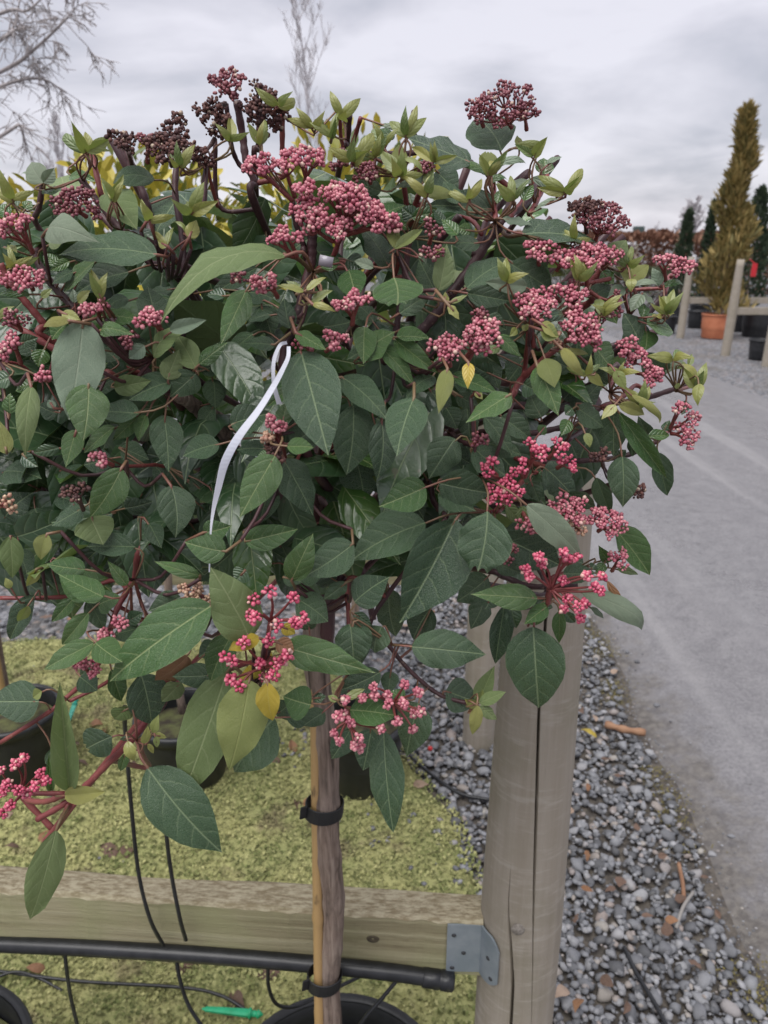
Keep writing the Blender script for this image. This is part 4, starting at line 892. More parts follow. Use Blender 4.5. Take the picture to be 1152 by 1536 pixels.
# open heads seen spread out: view, main stalk base, hub, then the ball centres with the radius of a ball
OPEN = [
 ('Q', (360, 640), (405, 350), [(400, 180), (305, 228), (535, 218), (310, 335), (550, 360), (445, 375), (395, 460), (270, 300), (590, 340)], 46, 'h'),
 ('Q', (410, 560), (375, 618), [(185, 585), (150, 560), (470, 580), (505, 550), (345, 595), (370, 675), (230, 725), (180, 690), (420, 665), (255, 475), (440, 600)], 44, 'h'),
 ('L', (480, 470), (575, 440), [(465, 350), (400, 412), (470, 402), (545, 400), (640, 335), (720, 380), (635, 445), (600, 545), (700, 500), (690, 590), (735, 490), (545, 450)], 36, 'p'),
 ('L', (320, 460), (310, 545), [(255, 520), (285, 505), (240, 610), (265, 655), (375, 640), (390, 695), (295, 425), (330, 550), (505, 590), (350, 685)], 34, 'p'),
 ('M', (370, 500), (120, 500), [(135, 300), (90, 335), (230, 385), (200, 460), (150, 500), (45, 445), (60, 570), (20, 610), (0, 370), (110, 480), (265, 425), (20, 490)], 40, 'h'),
 ('K', (390, 560), (410, 475), [(265, 365), (285, 405), (340, 290), (360, 330), (505, 300), (550, 290), (480, 270), (615, 400), (660, 460), (700, 400), (690, 485), (480, 425), (500, 530), (560, 580), (600, 560), (480, 590), (580, 640)], 38, 'h'),
]

# ------------------------------------------------------------------ build the shrub
shrub = empty('flowering_shrub', (TX, TY, 0))
tag(shrub, 'dark green shrub covered in pink flower buds, on one trunk in a black pot', 'shrub')
SL = Vector(shrub.location)
class Leaves:
    """many leaves joined into one mesh"""
    def __init__(s): s.v, s.f, s.uv, s.mi, s.mats, s.b = [], [], [], [], [], 0
    def add(s, M, src, col):
        V, F, UV = src[1], src[2], src[3]
        if col not in s.mats: s.mats.append(col)
        R = np.array(M); s.v.append(V @ R[:3, :3].T + R[:3, 3]); s.f.append(np.array(F) + s.b); s.uv.append(np.array(UV)); s.mi.append(np.full(len(F), s.mats.index(col))); s.b += len(V)
    def build(s, name, parent, origin):
        me = mesh(name, np.concatenate(s.v) - np.array(origin), np.concatenate(s.f), uv=np.concatenate(s.uv))
        for c in s.mats: me.materials.append(LM[c])
        me.polygons.foreach_set('material_index', np.concatenate(s.mi).astype(np.int32)); me.update()
        o = link(name, me, None, parent); return o

# trunk
def trunk(parent, x, y, z0, z1, r, seed, mat=M_BARK):
    n = 150; m = MB(); pts, rad = [], []
    for i in range(n + 1):
        s = i / n; z = z0 + (z1 - z0) * s
        pts.append(Vector((x + 0.004 * math.sin(z * 9 + seed) + 0.0025 * math.sin(z * 27 + seed * 2), y + 0.003 * math.sin(z * 11 + 1 + seed), z)) - Vector(parent.location))
        knot = sum(math.exp(-((z - q) / 0.009) ** 2) for q in (0.62, 0.70, 0.765, 0.845, 0.93, 1.02))
        rad.append(r * (1.04 - 0.12 * s) * (1 + 0.10 * knot + 0.05 * mnoise.noise(Vector((z * 40, seed, 0)))))
    V0 = len(m.v); m.tube(pts, rad, 22)
    for i in range(V0, len(m.v)):
        p = Vector(m.v[i]); c = pts[min(n, (i - V0) // 22)]; d = p - c
        m.v[i] = tuple(c + d * (1 + 0.10 * mnoise.noise(Vector((d.x * 190, d.y * 190, p.z * 14)))))
    return m.build('trunk', mat, parent)
trunk(shrub, TX, TY, POT_H - 0.05, 1.22, 0.0137, 1)

MATS = {'k': M_STEM, 'r': M_RED, 'n': M_PINKSTEM, 'w': M_BARK}
nodes = []            # sampled stem points, for joining leaf stalks
def add_branch(pts, r0, r1, mat, parent, name='branch', n=8):
    m = MB(); k = len(pts); rad = [r0 + (r1 - r0) * i / (k - 1) for i in range(k)]
    rad = [r * (1 + 0.10 * math.sin(i * 1.9)) for i, r in enumerate(rad)]
    m.tube([p - Vector(parent.location) for p in pts], rad, n); return m.build(name, mat, parent)
stem_rows = [l.split() for l in STEMS.replace('\n', ';').split(';') if l.split()]
stem_rows.sort(key=lambda q: not (float(q[1]) >= 8 and len(q) > 8))       # main stems first
for q in stem_rows:
    vw, w, dz, c = q[0], float(q[1]), float(q[2]), q[3]; xy = list(map(float, q[4:]))
    px = [vp(vw, xy[i], xy[i + 1]) for i in range(0, len(xy), 2)]
    pts = [PS(x, y, dz + 0.012 + 0.035 * i / max(1, len(px) - 1)) for i, (x, y) in enumerate(px)]
    z = (pts[len(pts) // 2] - Vector((0, 0, CAM_H))).length
    r = w * z / FPX * 0.5
    end = pts[-1]
    # every stem runs on into the crown towards the trunk
    main = w >= 8 and len(px) > 2
    if not main and c != 'w' and nodes:
        NN = np.array([p[:] for p in nodes]); d0 = np.linalg.norm(NN - np.array(pts[0][:]), axis=1); d1 = np.linalg.norm(NN - np.array(pts[-1][:]), axis=1)
        j = Vector(NN[int(d1.argmin())]); pts.append(pts[-1].lerp(j, min(1.0, 0.09 / max(1e-6, (pts[-1] - j).length))))
    elif (end - CC).length > 0.12 and c != 'w':
        tgt = Vector((TX, TY, max(1.12, min(1.30, end.z - 0.10)))); pts.append(end.lerp(tgt, random.uniform(0.35, 0.6)) + Vector((random.uniform(-.035, .035), random.uniform(0, .04), random.uniform(-.04, .03)))); pts.append(tgt + Vector((0, 0, random.uniform(-.05, .05))))
    if c == 'w': pts.insert(0, pts[0].lerp(Vector((TX, TY, 1.2)), 0.5) + Vector((0, 0.05, 0)))
    sm = smooth_line(pts, 7)
    add_branch(sm, r, r * (1.15 if len(px) > 2 else 1.05), MATS[c], shrub)
    nodes += sm
# limbs leaving the trunk
for i in range(26):
    a = random.uniform(0, 6.28); el = random.uniform(-0.15, 1.0); rr = random.uniform(0.72, 0.9)
    d = Vector((math.cos(a) * math.cos(el) * CR.x, math.sin(a) * math.cos(el) * CR.y, math.sin(el) * CR.z)) * rr
    p0 = Vector((TX, TY, random.uniform(1.08, 1.21))); p2 = CC + d; p1 = p0.lerp(p2, 0.5) + Vector((0, 0, random.uniform(-0.02, 0.05)))
    sm = smooth_line([p0, p1, p2], 7); add_branch(sm, 0.006, 0.0025, M_STEM, shrub); nodes += sm
sm = smooth_line([Vector((TX + 0.004, TY, 1.04)), PY(505, 790, 0.70), PY(524, 739, 0.66), PY(560, 690, 0.60)], 6); add_branch(sm, 0.008, 0.005, M_STEM, shrub); nodes += sm
NODE = np.array([p[:] for p in nodes])

twigs = MB(); pet = MB()
def join_leaf(B, T, W):
    d = np.linalg.norm(NODE - np.array(B[:]), axis=1); i = int(d.argmin()); a = (T - B).normalized()
    if d[i] < 0.045:
        e = Vector(NODE[i]); r = min(0.0011, max(0.0006, 0.013 * (T - B).length))
        mid = B - a * min(0.02, d[i] * 0.5) * 0.7; mid = mid.lerp((B + e) / 2, 0.4)
        pet.tube([p - SL for p in smooth_line([B + a * 0.004, mid, e], 3)], r, 5)
    else:
        mid = B - a * 0.005 + (Vector(NODE[i]) - B).normalized() * 0.008
        pet.tube([p - SL for p in (B + a * 0.004, B, mid)], 0.0009, 5)
        e2 = Vector(NODE[i]); twigs.tube([p - SL for p in smooth_line([mid, mid.lerp(e2, 0.5) + Vector((0, 0, -0.01)), e2], 3)], 0.0011, 5)
cat = []
def by_px(a, b): return 0.5 * (a[1] + b[1])
for line in LEAVES.replace('\n', ';').split(';'):
    q = line.split()
    if not q: continue
    vw = q[0]; bx, by, tx, ty, w = map(float, q[1:6]); code = q[6]; s = VIEW[vw][2]
    b2, t2 = vp(vw, bx, by), vp(vw, tx, ty); w /= s
    deep = code[0].isupper(); col = code[0].lower(); kind = int(code[1]); front = code.endswith('*')
    dz = {'d': 0.012, 'm': 0.006, 'l': 0.004, 'y': -0.002, 's': 0.0, 'g': -0.006, 'b': 0.004}[col] + (0.055 if deep else 0) + (-0.022 if front else 0) + random.uniform(-0.006, 0.008)
    Yb, Yt = surf_Y(*b2) + dz, surf_Y(*t2) + dz
    Lp = math.dist(b2, t2) / FPX * Yb
    lim = 0.45 * Lp
    Yt = Yb + max(-lim, min(lim, (Yt - Yb))) + random.uniform(-0.22, 0.22) * Lp
    if ty > by + 10: Yt -= 0.10 * Lp
    B, T = PY(*b2, Yb), PY(*t2, Yt)
    W = w * (B - Vector((0, 0, CAM_H))).length / FPX
    roll = random.uniform(-0.6, 0.6) if not front else random.uniform(-0.35, 0.35)
    lift = max(0.0, min(0.85, (760 - by_px(b2, t2)) / 420)) * random.uniform(0.5, 1.1)
    face = (Vector((0, 0, CAM_H)) - (B + T) / 2).normalized() + Vector((0, 0, 1)) * lift
    if kind == 0 and not front: kind = random.choice((0, 0, 1, 3, 3))
    elif kind == 0 and random.random() < 0.3: kind = 3
    W *= (1 + 0.16 * lift) / math.cos(roll * 0.8) * (1.04 if kind != 1 else 1.2) * (0.80 if col in 'ys' and w < 30 else 1)
    cat.append((math.dist(b2, t2) * w, B, T, W, roll, col, kind, face))
# young shoots: narrow pale leaves in crossed pairs at the end of a red stalk
SHOOTS = [(130, 226, 50), (418, 158, 46), (512, 176, 46), (556, 182, 44), (500, 205, 40), (530, 240, 50), (600, 262, 50), (688, 278, 52), (735, 262, 46), (800, 236, 44), (848, 286, 50), (815, 300, 44), (640, 292, 44),
 (560, 236, 40), (470, 190, 40), (330, 292, 44), (222, 330, 44), (290, 318, 44), (150, 446, 44), (590, 342, 50), (700, 300, 40), (870, 420, 40), (945, 398, 48), (985, 446, 50), (1012, 536, 44), (1042, 584, 44), (960, 606, 44),
 (905, 604, 40), (905, 470, 40), (860, 360, 36), (770, 300, 44), (60, 262, 44), (20, 300, 44), (170, 300, 40), (390, 215, 42), (445, 262, 40), (610, 205, 44), (575, 215, 40), (650, 240, 44), (665, 335, 40), (760, 420, 40), (930, 560, 36), (20, 400, 40), (100, 470, 40), (345, 210, 40), (270, 250, 36), (880, 560, 36), (690, 470, 30), (1000, 470, 40)]
for si_, (sx_, sy_, sl_) in enumerate(SHOOTS):
    if si_ % 4 == 3: continue
    rs = random.Random(int(sx_ * 7 + sy_)); n_ = rs.choice((3, 4, 4, 5)); a0_ = rs.uniform(0, 6.28); Y0 = surf_Y(sx_, sy_) - 0.012
    for j in range(n_):
        a_ = a0_ + j * 2.2; el = rs.uniform(0.1, 1.2); L_ = sl_ * rs.uniform(0.65, 1.05); lm = L_ / FPX * Y0
        B = PY(sx_ + rs.uniform(-3, 3), sy_ + rs.uniform(-2, 4), Y0); T = B + Vector((math.cos(a_) * math.cos(el), math.sin(a_) * math.cos(el), math.sin(el))) * lm
        cat.append((1.0 + rs.random(), B, T, lm * rs.uniform(0.26, 0.40), rs.uniform(-.3, .3), rs.choice('yyyyyl'), rs.choice((1, 2, 2, 2)), None))
cat.sort(key=lambda q: -q[0])
print('catalogued leaves', len(cat))
fol = Leaves()
for i, (_, B, T, W, roll, col, kind, face) in enumerate(cat):
    if i < 300: put_leaf(shrub, B, T, W, roll, col, kind, face)
    else: fol.add(leaf_matrix(B, T, W, roll, face), LEAF[kind][random.randrange(5)], col)
    join_leaf(B, T, W)
# leaves filling the crown behind the ones in view
def fill(fl, C, R, n, avoid=None, low=-0.55):
    k = 0
    while k < n:
        a = random.uniform(0, 6.283); sn = random.uniform(low, 1.0); cs = math.sqrt(max(0, 1 - sn * sn)); rr = random.uniform(0.42, 0.98) ** 0.8
        if sn < 0 and rr < 0.5: continue
        p = Vector((C.x + R.x * cs * math.cos(a) * rr, C.y + R.y * cs * math.sin(a) * rr, C.z + R.z * sn * rr))
        if avoid and not avoid(p): continue
        out = Vector((math.cos(a) * cs, math.sin(a) * cs, sn * 0.6)).normalized()
        d = (out + Vector((random.gauss(0, 0.45), random.gauss(0, 0.45), random.uniform(-0.9, 0.35)))).normalized()
        L = random.uniform(0.05, 0.085)
        if avoid and not inside(*px_of(p + d * L)): continue
        W = L * random.uniform(0.42, 0.55)
        up = (Vector((0, 0, 1)) * 0.8 + out * 0.7 + Vector((random.gauss(0, .3), random.gauss(0, .3), 0))).normalized()
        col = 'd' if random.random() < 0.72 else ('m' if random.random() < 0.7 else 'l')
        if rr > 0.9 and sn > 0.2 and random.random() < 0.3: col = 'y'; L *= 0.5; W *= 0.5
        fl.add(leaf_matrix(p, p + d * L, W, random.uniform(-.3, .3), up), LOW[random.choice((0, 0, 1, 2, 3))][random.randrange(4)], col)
        k += 1
def px_of(p):
    d = p - Vector((0, 0, CAM_H)); z = d.y * CP - d.z * SP; return 576 + FPX * d.x / z, 768 - FPX * (d.z * CP + d.y * SP) / z
def av(p):
    x, y = px_of(p)
    if p.y < TY + 0.05 and p.y < surf_Y(x, y) + 0.05: return False
    if y > 880 and p.y < 0.9: return False
    if math.hypot((x - 800) / 1.0, y - 640) < 60 or math.hypot(x - 395, y - 655) < 26: return False
    return inside(x, y)
OUTLINE = [(-200, 300), (0, 300), (120, 285), (300, 275), (420, 265), (600, 250), (720, 262), (820, 320), (890, 400), (940, 480), (950, 600), (890, 690), (885, 800), (840, 870), (700, 870), (560, 890), (420, 870), (300, 880), (200, 880), (0, 900), (-200, 900)]
def inside(x, y):
    r = False; n = len(OUTLINE)
    for i in range(n):
        (a, b), (c, d) = OUTLINE[i], OUTLINE[(i + 1) % n]
        if (b > y) != (d > y) and x < (c - a) * (y - b) / (d - b) + a: r = not r
    return r
fill(fol, CC, CR, 560, av)
# large shaded leaves just under the outer layer
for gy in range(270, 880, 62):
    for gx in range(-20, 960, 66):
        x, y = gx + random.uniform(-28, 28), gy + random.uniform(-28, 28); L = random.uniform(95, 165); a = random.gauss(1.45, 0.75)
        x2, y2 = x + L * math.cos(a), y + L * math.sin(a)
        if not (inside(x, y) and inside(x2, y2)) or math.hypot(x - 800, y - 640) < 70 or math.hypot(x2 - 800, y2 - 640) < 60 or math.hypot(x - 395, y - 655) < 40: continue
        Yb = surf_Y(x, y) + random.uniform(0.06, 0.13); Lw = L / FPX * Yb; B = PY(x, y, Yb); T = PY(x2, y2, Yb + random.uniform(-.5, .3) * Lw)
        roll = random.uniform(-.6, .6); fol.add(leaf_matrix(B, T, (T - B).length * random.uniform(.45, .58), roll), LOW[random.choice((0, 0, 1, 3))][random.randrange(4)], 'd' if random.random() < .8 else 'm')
# shaded leaves hanging at the underside of the crown
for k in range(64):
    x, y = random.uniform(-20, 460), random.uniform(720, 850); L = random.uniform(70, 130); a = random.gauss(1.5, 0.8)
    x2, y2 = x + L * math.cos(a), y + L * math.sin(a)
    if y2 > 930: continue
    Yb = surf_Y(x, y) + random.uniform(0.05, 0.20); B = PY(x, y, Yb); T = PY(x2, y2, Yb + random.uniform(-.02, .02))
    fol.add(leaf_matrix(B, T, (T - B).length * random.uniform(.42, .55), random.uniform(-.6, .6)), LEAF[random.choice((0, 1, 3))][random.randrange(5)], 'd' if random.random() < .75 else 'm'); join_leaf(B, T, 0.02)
fo = fol.build('foliage', shrub, SL); tag(fo, kind='stuff')
tw_ = twigs.build('twigs', M_STEM, shrub); tag(tw_, kind='stuff')
pe_ = pet.build('leaf_stalks', M_PINKSTEM, shrub); tag(pe_, kind='stuff')

# flower heads
BV, BF = ICO1
BVN = BV / np.linalg.norm(BV, axis=1)[:, None]
def bud_cloud(groups, br, per, rs, spread):
    V, F, A, b = [], [], [], 0
    for (c, ax, gr) in groups:
        c = np.array(c[:]); ax = np.array(ax[:])
        k = max(3, int(per * rs.uniform(0.75, 1.25)))
        for i in range(k):
            # points on a cap around the axis, evenly turned
            ph = i * 2.399 + rs.uniform(0, .6); u = math.sqrt((i + 0.5) / k) * spread
            t1 = np.cross(ax, [0.3, 0.9, 0.2]); t1 /= np.linalg.norm(t1); t2 = np.cross(ax, t1)
            th = u * 1.75
            dr = ax * math.cos(th) + (t1 * math.cos(ph) + t2 * math.sin(ph)) * math.sin(th)
            p = c + dr * gr * (rs.uniform(0.75, 1.3) if br > 0.001 else rs.uniform(0.5, 1.6)); r = br * (rs.uniform(0.58, 1.18) if br > 0.001 else rs.uniform(0.5, 1.5))
            # bud frame: long axis along dr
            x = np.cross(dr, [0.2, 0.3, 0.93]); x /= np.linalg.norm(x); y = np.cross(dr, x)
            q = (BVN[:, 0:1] * x + BVN[:, 1:2] * y) * r + BVN[:, 2:3] * dr * r * 1.18
            V.append(q + p); F.append(BF + b); A.append(BVN[:, 2]); b += len(q)
    return np.concatenate(V), np.concatenate(F), np.concatenate(A)
def head(parent, base, hub_groups, stalks, kind, br, per, rs, spread=1.0, gr=0.003):
    """stalk mesh = flower_head, with its buds as a child"""
    m = MB()
    for (pts, r0, r1) in stalks:
        sm = smooth_line(pts, 4); k = len(sm); m.tube([p - base for p in sm], [r0 + (r1 - r0) * i / (k - 1) for i in range(k)], 5)
    o = m.build('flower_head', M_RED if kind in 'phc' else (M_STALKBROWN if kind == 'k' else M_RED), parent)
    o.location = base - Vector(parent.location)
    V, F, A = bud_cloud([(c - base, ax, g) for c, ax, g in hub_groups], br, per, rs, spread)
    me = mesh('buds', V, F, attr=A); b_ = link('buds', me, BM[kind], o); tag(b_, kind='stuff')
    return o
hi = 0
for line in HEADS.replace('\n', ';').split(';'):
    q = line.split()
    if not q: continue
    hi += 1; rs = random.Random(hi * 17)
    vw = q[0]; bx, by, hx, hy, w = map(float, q[1:6]); kind = q[6]; s = VIEW[vw][2]
    b2, h2 = vp(vw, bx, by), vp(vw, hx, hy)
    dz = -0.010
    B = PS(*b2, dz + 0.016); Yh = B.y - 0.012
    H = PY(*h2, Yh); zc = (H - Vector((0, 0, CAM_H))).length
    W = w / s * zc / FPX * 0.95
    ax = (H - B); ax = ax.normalized() if ax.length > 1e-4 else Vector((0, -0.3, 1))
    ax = (ax + Vector((0, -0.35, 0.35))).normalized() if kind != 'k' else (ax + Vector((0, -0.2, 0.1))).normalized()
    t1 = ax.cross(Vector((0.1, 1, 0.2))).normalized(); t2 = ax.cross(t1)
    ng = max(3, int((W / 0.0062) ** 2 * 0.92)); ng = min(ng, 25)
    groups, stalks = [], []
    hub = B.lerp(H, 0.45); hub = hub - ax * W * 0.12
    npri = max(2, min(6, ng // 3)); pri = {}
    for i in range(ng):
        rr = math.sqrt((i + 0.5) / ng) * W * 0.46; ph = i * 2.399 + hi
        c = H + (t1 * math.cos(ph) + t2 * math.sin(ph) * 0.85) * rr + ax * (W * 0.10 * (1 - (rr / (W * 0.46)) ** 2) - W * 0.05 + rs.uniform(-.0015, .0015))
        g_ax = (ax + (c - H) * (0.9 / max(W, 1e-4))).normalized()
        groups.append((c, g_ax, rs.uniform(0.0018, 0.0029))); pri.setdefault(int((ph % 6.283) / 6.283 * npri), []).append(c)
    for kk, cs in pri.items():
        cen = sum(cs, Vector()) / len(cs); nd = hub.lerp(cen, 0.55) - ax * W * 0.05
        stalks.append(([hub, hub.lerp(nd, 0.5) + (nd - hub).cross(ax) * 0.05, nd], 0.0011, 0.0008))
        for c in cs: stalks.append(([nd, nd.lerp(c, 0.6) - ax * 0.001, c], 0.0006, 0.0005))
    stalks.append(([B, B.lerp(hub, 0.5), hub], 0.0015, 0.0012))
    br = {'k': 0.00099, 'q': 0.00114}.get(kind, 0.00126)
    head(shrub, B, groups, stalks, kind, br, 10 if kind != 'k' else 13, rs, 0.95)
for (vw, base2, hub2, balls, br2, kind) in OPEN:
    hi += 1; rs = random.Random(hi * 13); dz = -0.035
    B = PS(*vp(vw, *base2), dz + 0.025); HB = PY(*vp(vw, *hub2), B.y - 0.006); groups, stalks = [], []
    near = (Vector((0, 0, CAM_H)) - HB).normalized()
    for bp in balls:
        c = PY(*vp(vw, *bp), B.y - 0.016 + rs.uniform(-0.007, 0.007)); g_ax = ((c - HB).normalized() * 0.7 + near * 0.8 + Vector((0, 0, 0.25))).normalized()
        groups.append((c, g_ax, br2 / 3.84 * 0.42 / FPX * 0.62)); mid = HB.lerp(c, 0.55) + Vector((rs.uniform(-.002, .002), 0.002, rs.uniform(-.002, .002)))
        stalks.append(([HB, mid, c], 0.0010, 0.0006))
    stalks.append(([B, B.lerp(HB, 0.5), HB], 0.0016, 0.0014))
    head(shrub, B, groups, stalks, kind, 0.00140, 13, rs, 1.0)

# white ribbon tied to a branch
def ribbon(pts, widths, parent, off, th=0.0004):
    sm = smooth_line(pts, 6); n = len(sm); V, F = [], []
    for i, p in enumerate(sm):
        t = (sm[min(i + 1, n - 1)] - sm[max(i - 1, 0)]).normalized(); view = (Vector((0, 0, CAM_H)) - p).normalized()
        tw = 0.35 * math.sin(i * 0.19); s = t.cross(view).normalized(); nn = s.cross(t); s = s * math.cos(tw) + nn * math.sin(tw)
        f = i / (n - 1) * (len(widths) - 1); k = min(int(f), len(widths) - 2); w = widths[k] + (widths[k + 1] - widths[k]) * (f - k)
        nn = t.cross(s)
        for a, b_ in ((-1, -1), (1, -1), (1, 1), (-1, 1)): V.append(p + s * a * w / 2 + nn * b_ * th / 2 - off)
    for i in range(n - 1):
        for k in range(4): F.append((i * 4 + k, i * 4 + (k + 1) % 4, i * 4 + 4 + (k + 1) % 4, i * 4 + 4 + k))
    F += [(3, 2, 1, 0), tuple(range(4 * n - 4, 4 * n))]
    parent.add(V, F)
M_RIB = simple('ribbon_white_plastic', (0.62, 0.64, 0.72), 0.45, (0.70, 0.71, 0.77), 40)
YR = surf_Y(400, 600) - 0.012
k0 = PY(430, 520, YR); rbm = MB(); f_ = YR / FPX * 1.1
ribbon([PY(*p, YR + o_) for p, o_ in [((430, 514), .006), ((420, 518), -.002), ((411, 540), -.006), ((410, 566), -.006), ((413, 586), -.004), ((419, 606), 0)]], [4 * f_, 4.5 * f_, 5 * f_, 5 * f_, 6 * f_, 7 * f_], rbm, k0)
ribbon([PY(*p, YR + o_) for p, o_ in [((433, 520), .006), ((432, 536), 0), ((424, 554), -.007), ((411, 578), -.010), ((388, 615), -.012), ((358, 655), -.012), ((338, 692), -.012), ((328, 730), -.011), ((320, 765), -.010), ((316, 800), -.01), ((314, 858), -.01)]], [5 * f_, 5.5 * f_, 6 * f_, 7.5 * f_, 9 * f_, 11 * f_, 11.5 * f_, 9 * f_, 5 * f_, 2.4 * f_, 1.8 * f_], rbm, k0)
rb_o = rbm.build('ribbon', M_RIB, smooth=False); rb_o.location = k0; tag(rb_o, 'white plastic ribbon tied to a dark stem and hanging down in a curve', 'ribbon')
# small clear label on a stem
m = MB(); m.box((0, 0, 0), (0.0075, 0.0008, 0.0055), Matrix.Rotation(0.2, 3, 'Y')); o = m.build('plant_label', simple('label_plastic', (0.26, 0.24, 0.27), 0.25)); o.location = PS(489, 392, -0.006); tag(o, 'tiny pale square plastic label on a red stem', 'label')

# neighbouring shrub, mostly outside the picture
NX -= 0.095; nb = empty('flowering_shrub', (NX - 0.035, TY + 0.03, 0)); tag(nb, 'dark green shrub without flowers at the side of the main shrub', 'shrub')
trunk(nb, NX - 0.035, TY + 0.03, POT_H - 0.05, 1.2, 0.0135, 4)
nf = Leaves(); C2 = Vector((NX - 0.04, TY + 0.10, 1.22)); fill(nf, C2, Vector((0.27, 0.27, 0.24)), 330)
no = nf.build('crown', nb, nb.location); tag(no, kind='stuff')
for i in range(10):
    a = i * 0.63; p0 = Vector((NX - 0.035, TY + 0.05, 1.1 + 0.01 * i)); p2 = C2 + Vector((0.2 * math.cos(a), 0.2 * math.sin(a), 0.12 * math.sin(i * 2.0)))
    add_branch(smooth_line([p0, p0.lerp(p2, .5) + Vector((0, 0, .03)), p2], 5), 0.005, 0.002, M_STEM, nb)

# ------------------------------------------------------------------ golden shrubs in the second row
def flakes(n, pos, size, droop=0.0, asp=0.45, seed=0):
    """n small folded leaves; pos(i) -> point, outward direction"""
    V, F = [], []
    r = random.Random(seed)
    for i in range(n):
        p, out = pos(r); L = size * r.uniform(0.6, 1.25)
        d = (out + Vector((r.gauss(0, .5), r.gauss(0, .5), r.gauss(0.1, .45) - droop))).normalized(); s = d.cross(Vector((r.gauss(0, .5), r.gauss(0, .5), 1))).normalized(); up = s.cross(d); w = L * asp / 2
        b = len(V)
        V += [p, p + d * L * .35 + s * w + up * w * .35, p + d * L * .75 + s * w * .8 + up * w * .3, p + d * L, p + d * L * .75 - s * w * .8 + up * w * .3, p + d * L * .35 - s * w + up * w * .35]
        F += [(b, b + 1, b + 2, b + 3), (b, b + 3, b + 4, b + 5)]
    return V, F
def foliage_mat(name, stops, rough=0.5, trans=0.15):
    t = NT(name); c = t.ramp(t.rand(), stops); t.base(c); t.rough(rough); t.translucent(c, trans); return t.m
M_GOLD = foliage_mat('foliage_gold', [(0, (0.08, 0.12, 0.03)), (0.35, (0.24, 0.24, 0.035)), (0.7, (0.42, 0.34, 0.04)), (1, (0.52, 0.44, 0.09))])
glab = ['golden-leaved shrub rising behind the flowering shrub, above its trunk', 'golden-leaved shrub rising behind the withered flower heads', 'golden-leaved shrub at the far end of the second pot row']
for gi, (x, y) in enumerate(ROW2):
    t_ = empty('golden_shrub', (x, y, 0)); tag(t_, glab[gi], 'shrub', None)
    m = MB(); m.tube([Vector((0.006 * math.sin(z * 9 + gi), 0.005 * math.sin(z * 7), z)) for z in np.linspace(0.2, 1.45, 24)], 0.011, 10); m.build('trunk', M_BARK, t_)
    cz, rx, rz = 1.38, 0.31, (0.30, 0.25, 0.25)[gi]
    for k in range(9):
        a = k * 0.7; m = MB(); m.tube(smooth_line([Vector((0, 0, 1.15 + .02 * k)), Vector((0.1 * math.cos(a), 0.1 * math.sin(a), 1.32)), Vector((0.22 * math.cos(a), 0.22 * math.sin(a), cz + 0.16 * math.sin(k * 2.3)))], 4), 0.004, 6); m.build('branch', M_BARK, t_)
    def pos(r, cz=cz, rx=rx, rz=rz, gi=gi):
        while True:
            v = Vector((r.uniform(-1, 1), r.uniform(-1, 1), r.uniform(-0.8, 1)))
            l = v.length
            lim = 1 + 0.30 * mnoise.noise(v.normalized() * 2.4 + Vector((gi * 9, 0, 0)))
            if 0.45 < l < lim: break
        return Vector((v.x * rx, v.y * rx, cz + v.z * rz)), v.normalized()
    V, F = flakes(1900, pos, 0.042, seed=gi)
    o = link('crown', mesh('crown', V, F, smooth=False), M_GOLD, t_); tag(o, kind='stuff')
cane('bamboo_cane', Vector((ROW2[2][0] - 0.0, ROW2[2][1] - 0.03, 0.22)), Vector((ROW2[2][0] + 0.01, ROW2[2][1] - 0.03, 1.2)), 0.011, 'thick bamboo cane beside the teal spike pot', (0.2, 0.45, 0.7))

# ------------------------------------------------------------------ across the road
Q = lambda x, y: PG(x, y)
fl = ['leaning timber post in front of the terracotta pot, with its rail', 'timber post and rail beside the slim dark cypress', 'timber post at the road side, partly beyond the gravel bend']
for (px_, py_), lb, L in zip([(1088, 532), (1020, 506), (1150, 548)], fl, [3.5, 4.0, 3.0]):
    p = Q(px_, py_); fence_row('timber_fence', p.x, p.y, 1, L, lb, lean=0.02, r=0.062, rmat=M_POST)
p = Q(1083, 509)
pot('plant_pot', p.x, p.y + 0.25, 0.26, 0.38, 'terracotta-coloured pot holding the golden conifer', M_TERRA, taper=0.86)
def conifer(name, x, y, h, label, mat, radius, n, size, base=0.25, spiral=False, seed=0, trunk_r=0.04, cat_='conifer'):
    t_ = empty(name, (x, y, 0)); tag(t_, label, cat_)
    m = MB(); m.tube([Vector((0.01 * math.sin(z * 3), 0.01 * math.cos(z * 2), z)) for z in np.linspace(0.05, h * 0.92, 16)], [trunk_r * (1 - 0.85 * i / 15) for i in range(16)], 8); m.build('trunk', M_BARK, t_)
    def pos(r):
        while True:
            s = r.random() ** 0.8; a = r.uniform(0, 6.283)
            if spiral:
                hel = 0.5 + 0.5 * math.cos(a - s * 2 * math.pi * 2.6 + 0.6)
                R = radius * (1 - s) ** 0.42 * (0.34 + 0.85 * hel ** 1.4) * (1.1 if s < .55 else 0.8)
                R *= 1 + 0.45 * mnoise.noise(Vector((math.cos(a) * 2, math.sin(a) * 2, s * 16)))
            else: R = radius * min(1, s * 7 + .35) * (1 - s) ** 0.55 * (1 + 0.35 * mnoise.noise(Vector((math.cos(a) * 2, math.sin(a) * 2, s * 9 + seed))))
            rr = R * math.sqrt(r.uniform(0.25, 1)); z = base + (h - base) * s
            return Vector((rr * math.cos(a), rr * math.sin(a), z)), Vector((math.cos(a) * 0.6, math.sin(a) * 0.6, 0.9)).normalized()
    V, F = flakes(n, pos, size, droop=-0.35, asp=0.2 if spiral else 0.32, seed=seed + 40)
    o = link('crown', mesh('crown', V, F, smooth=False), mat, t_); tag(o, kind='stuff'); return t_
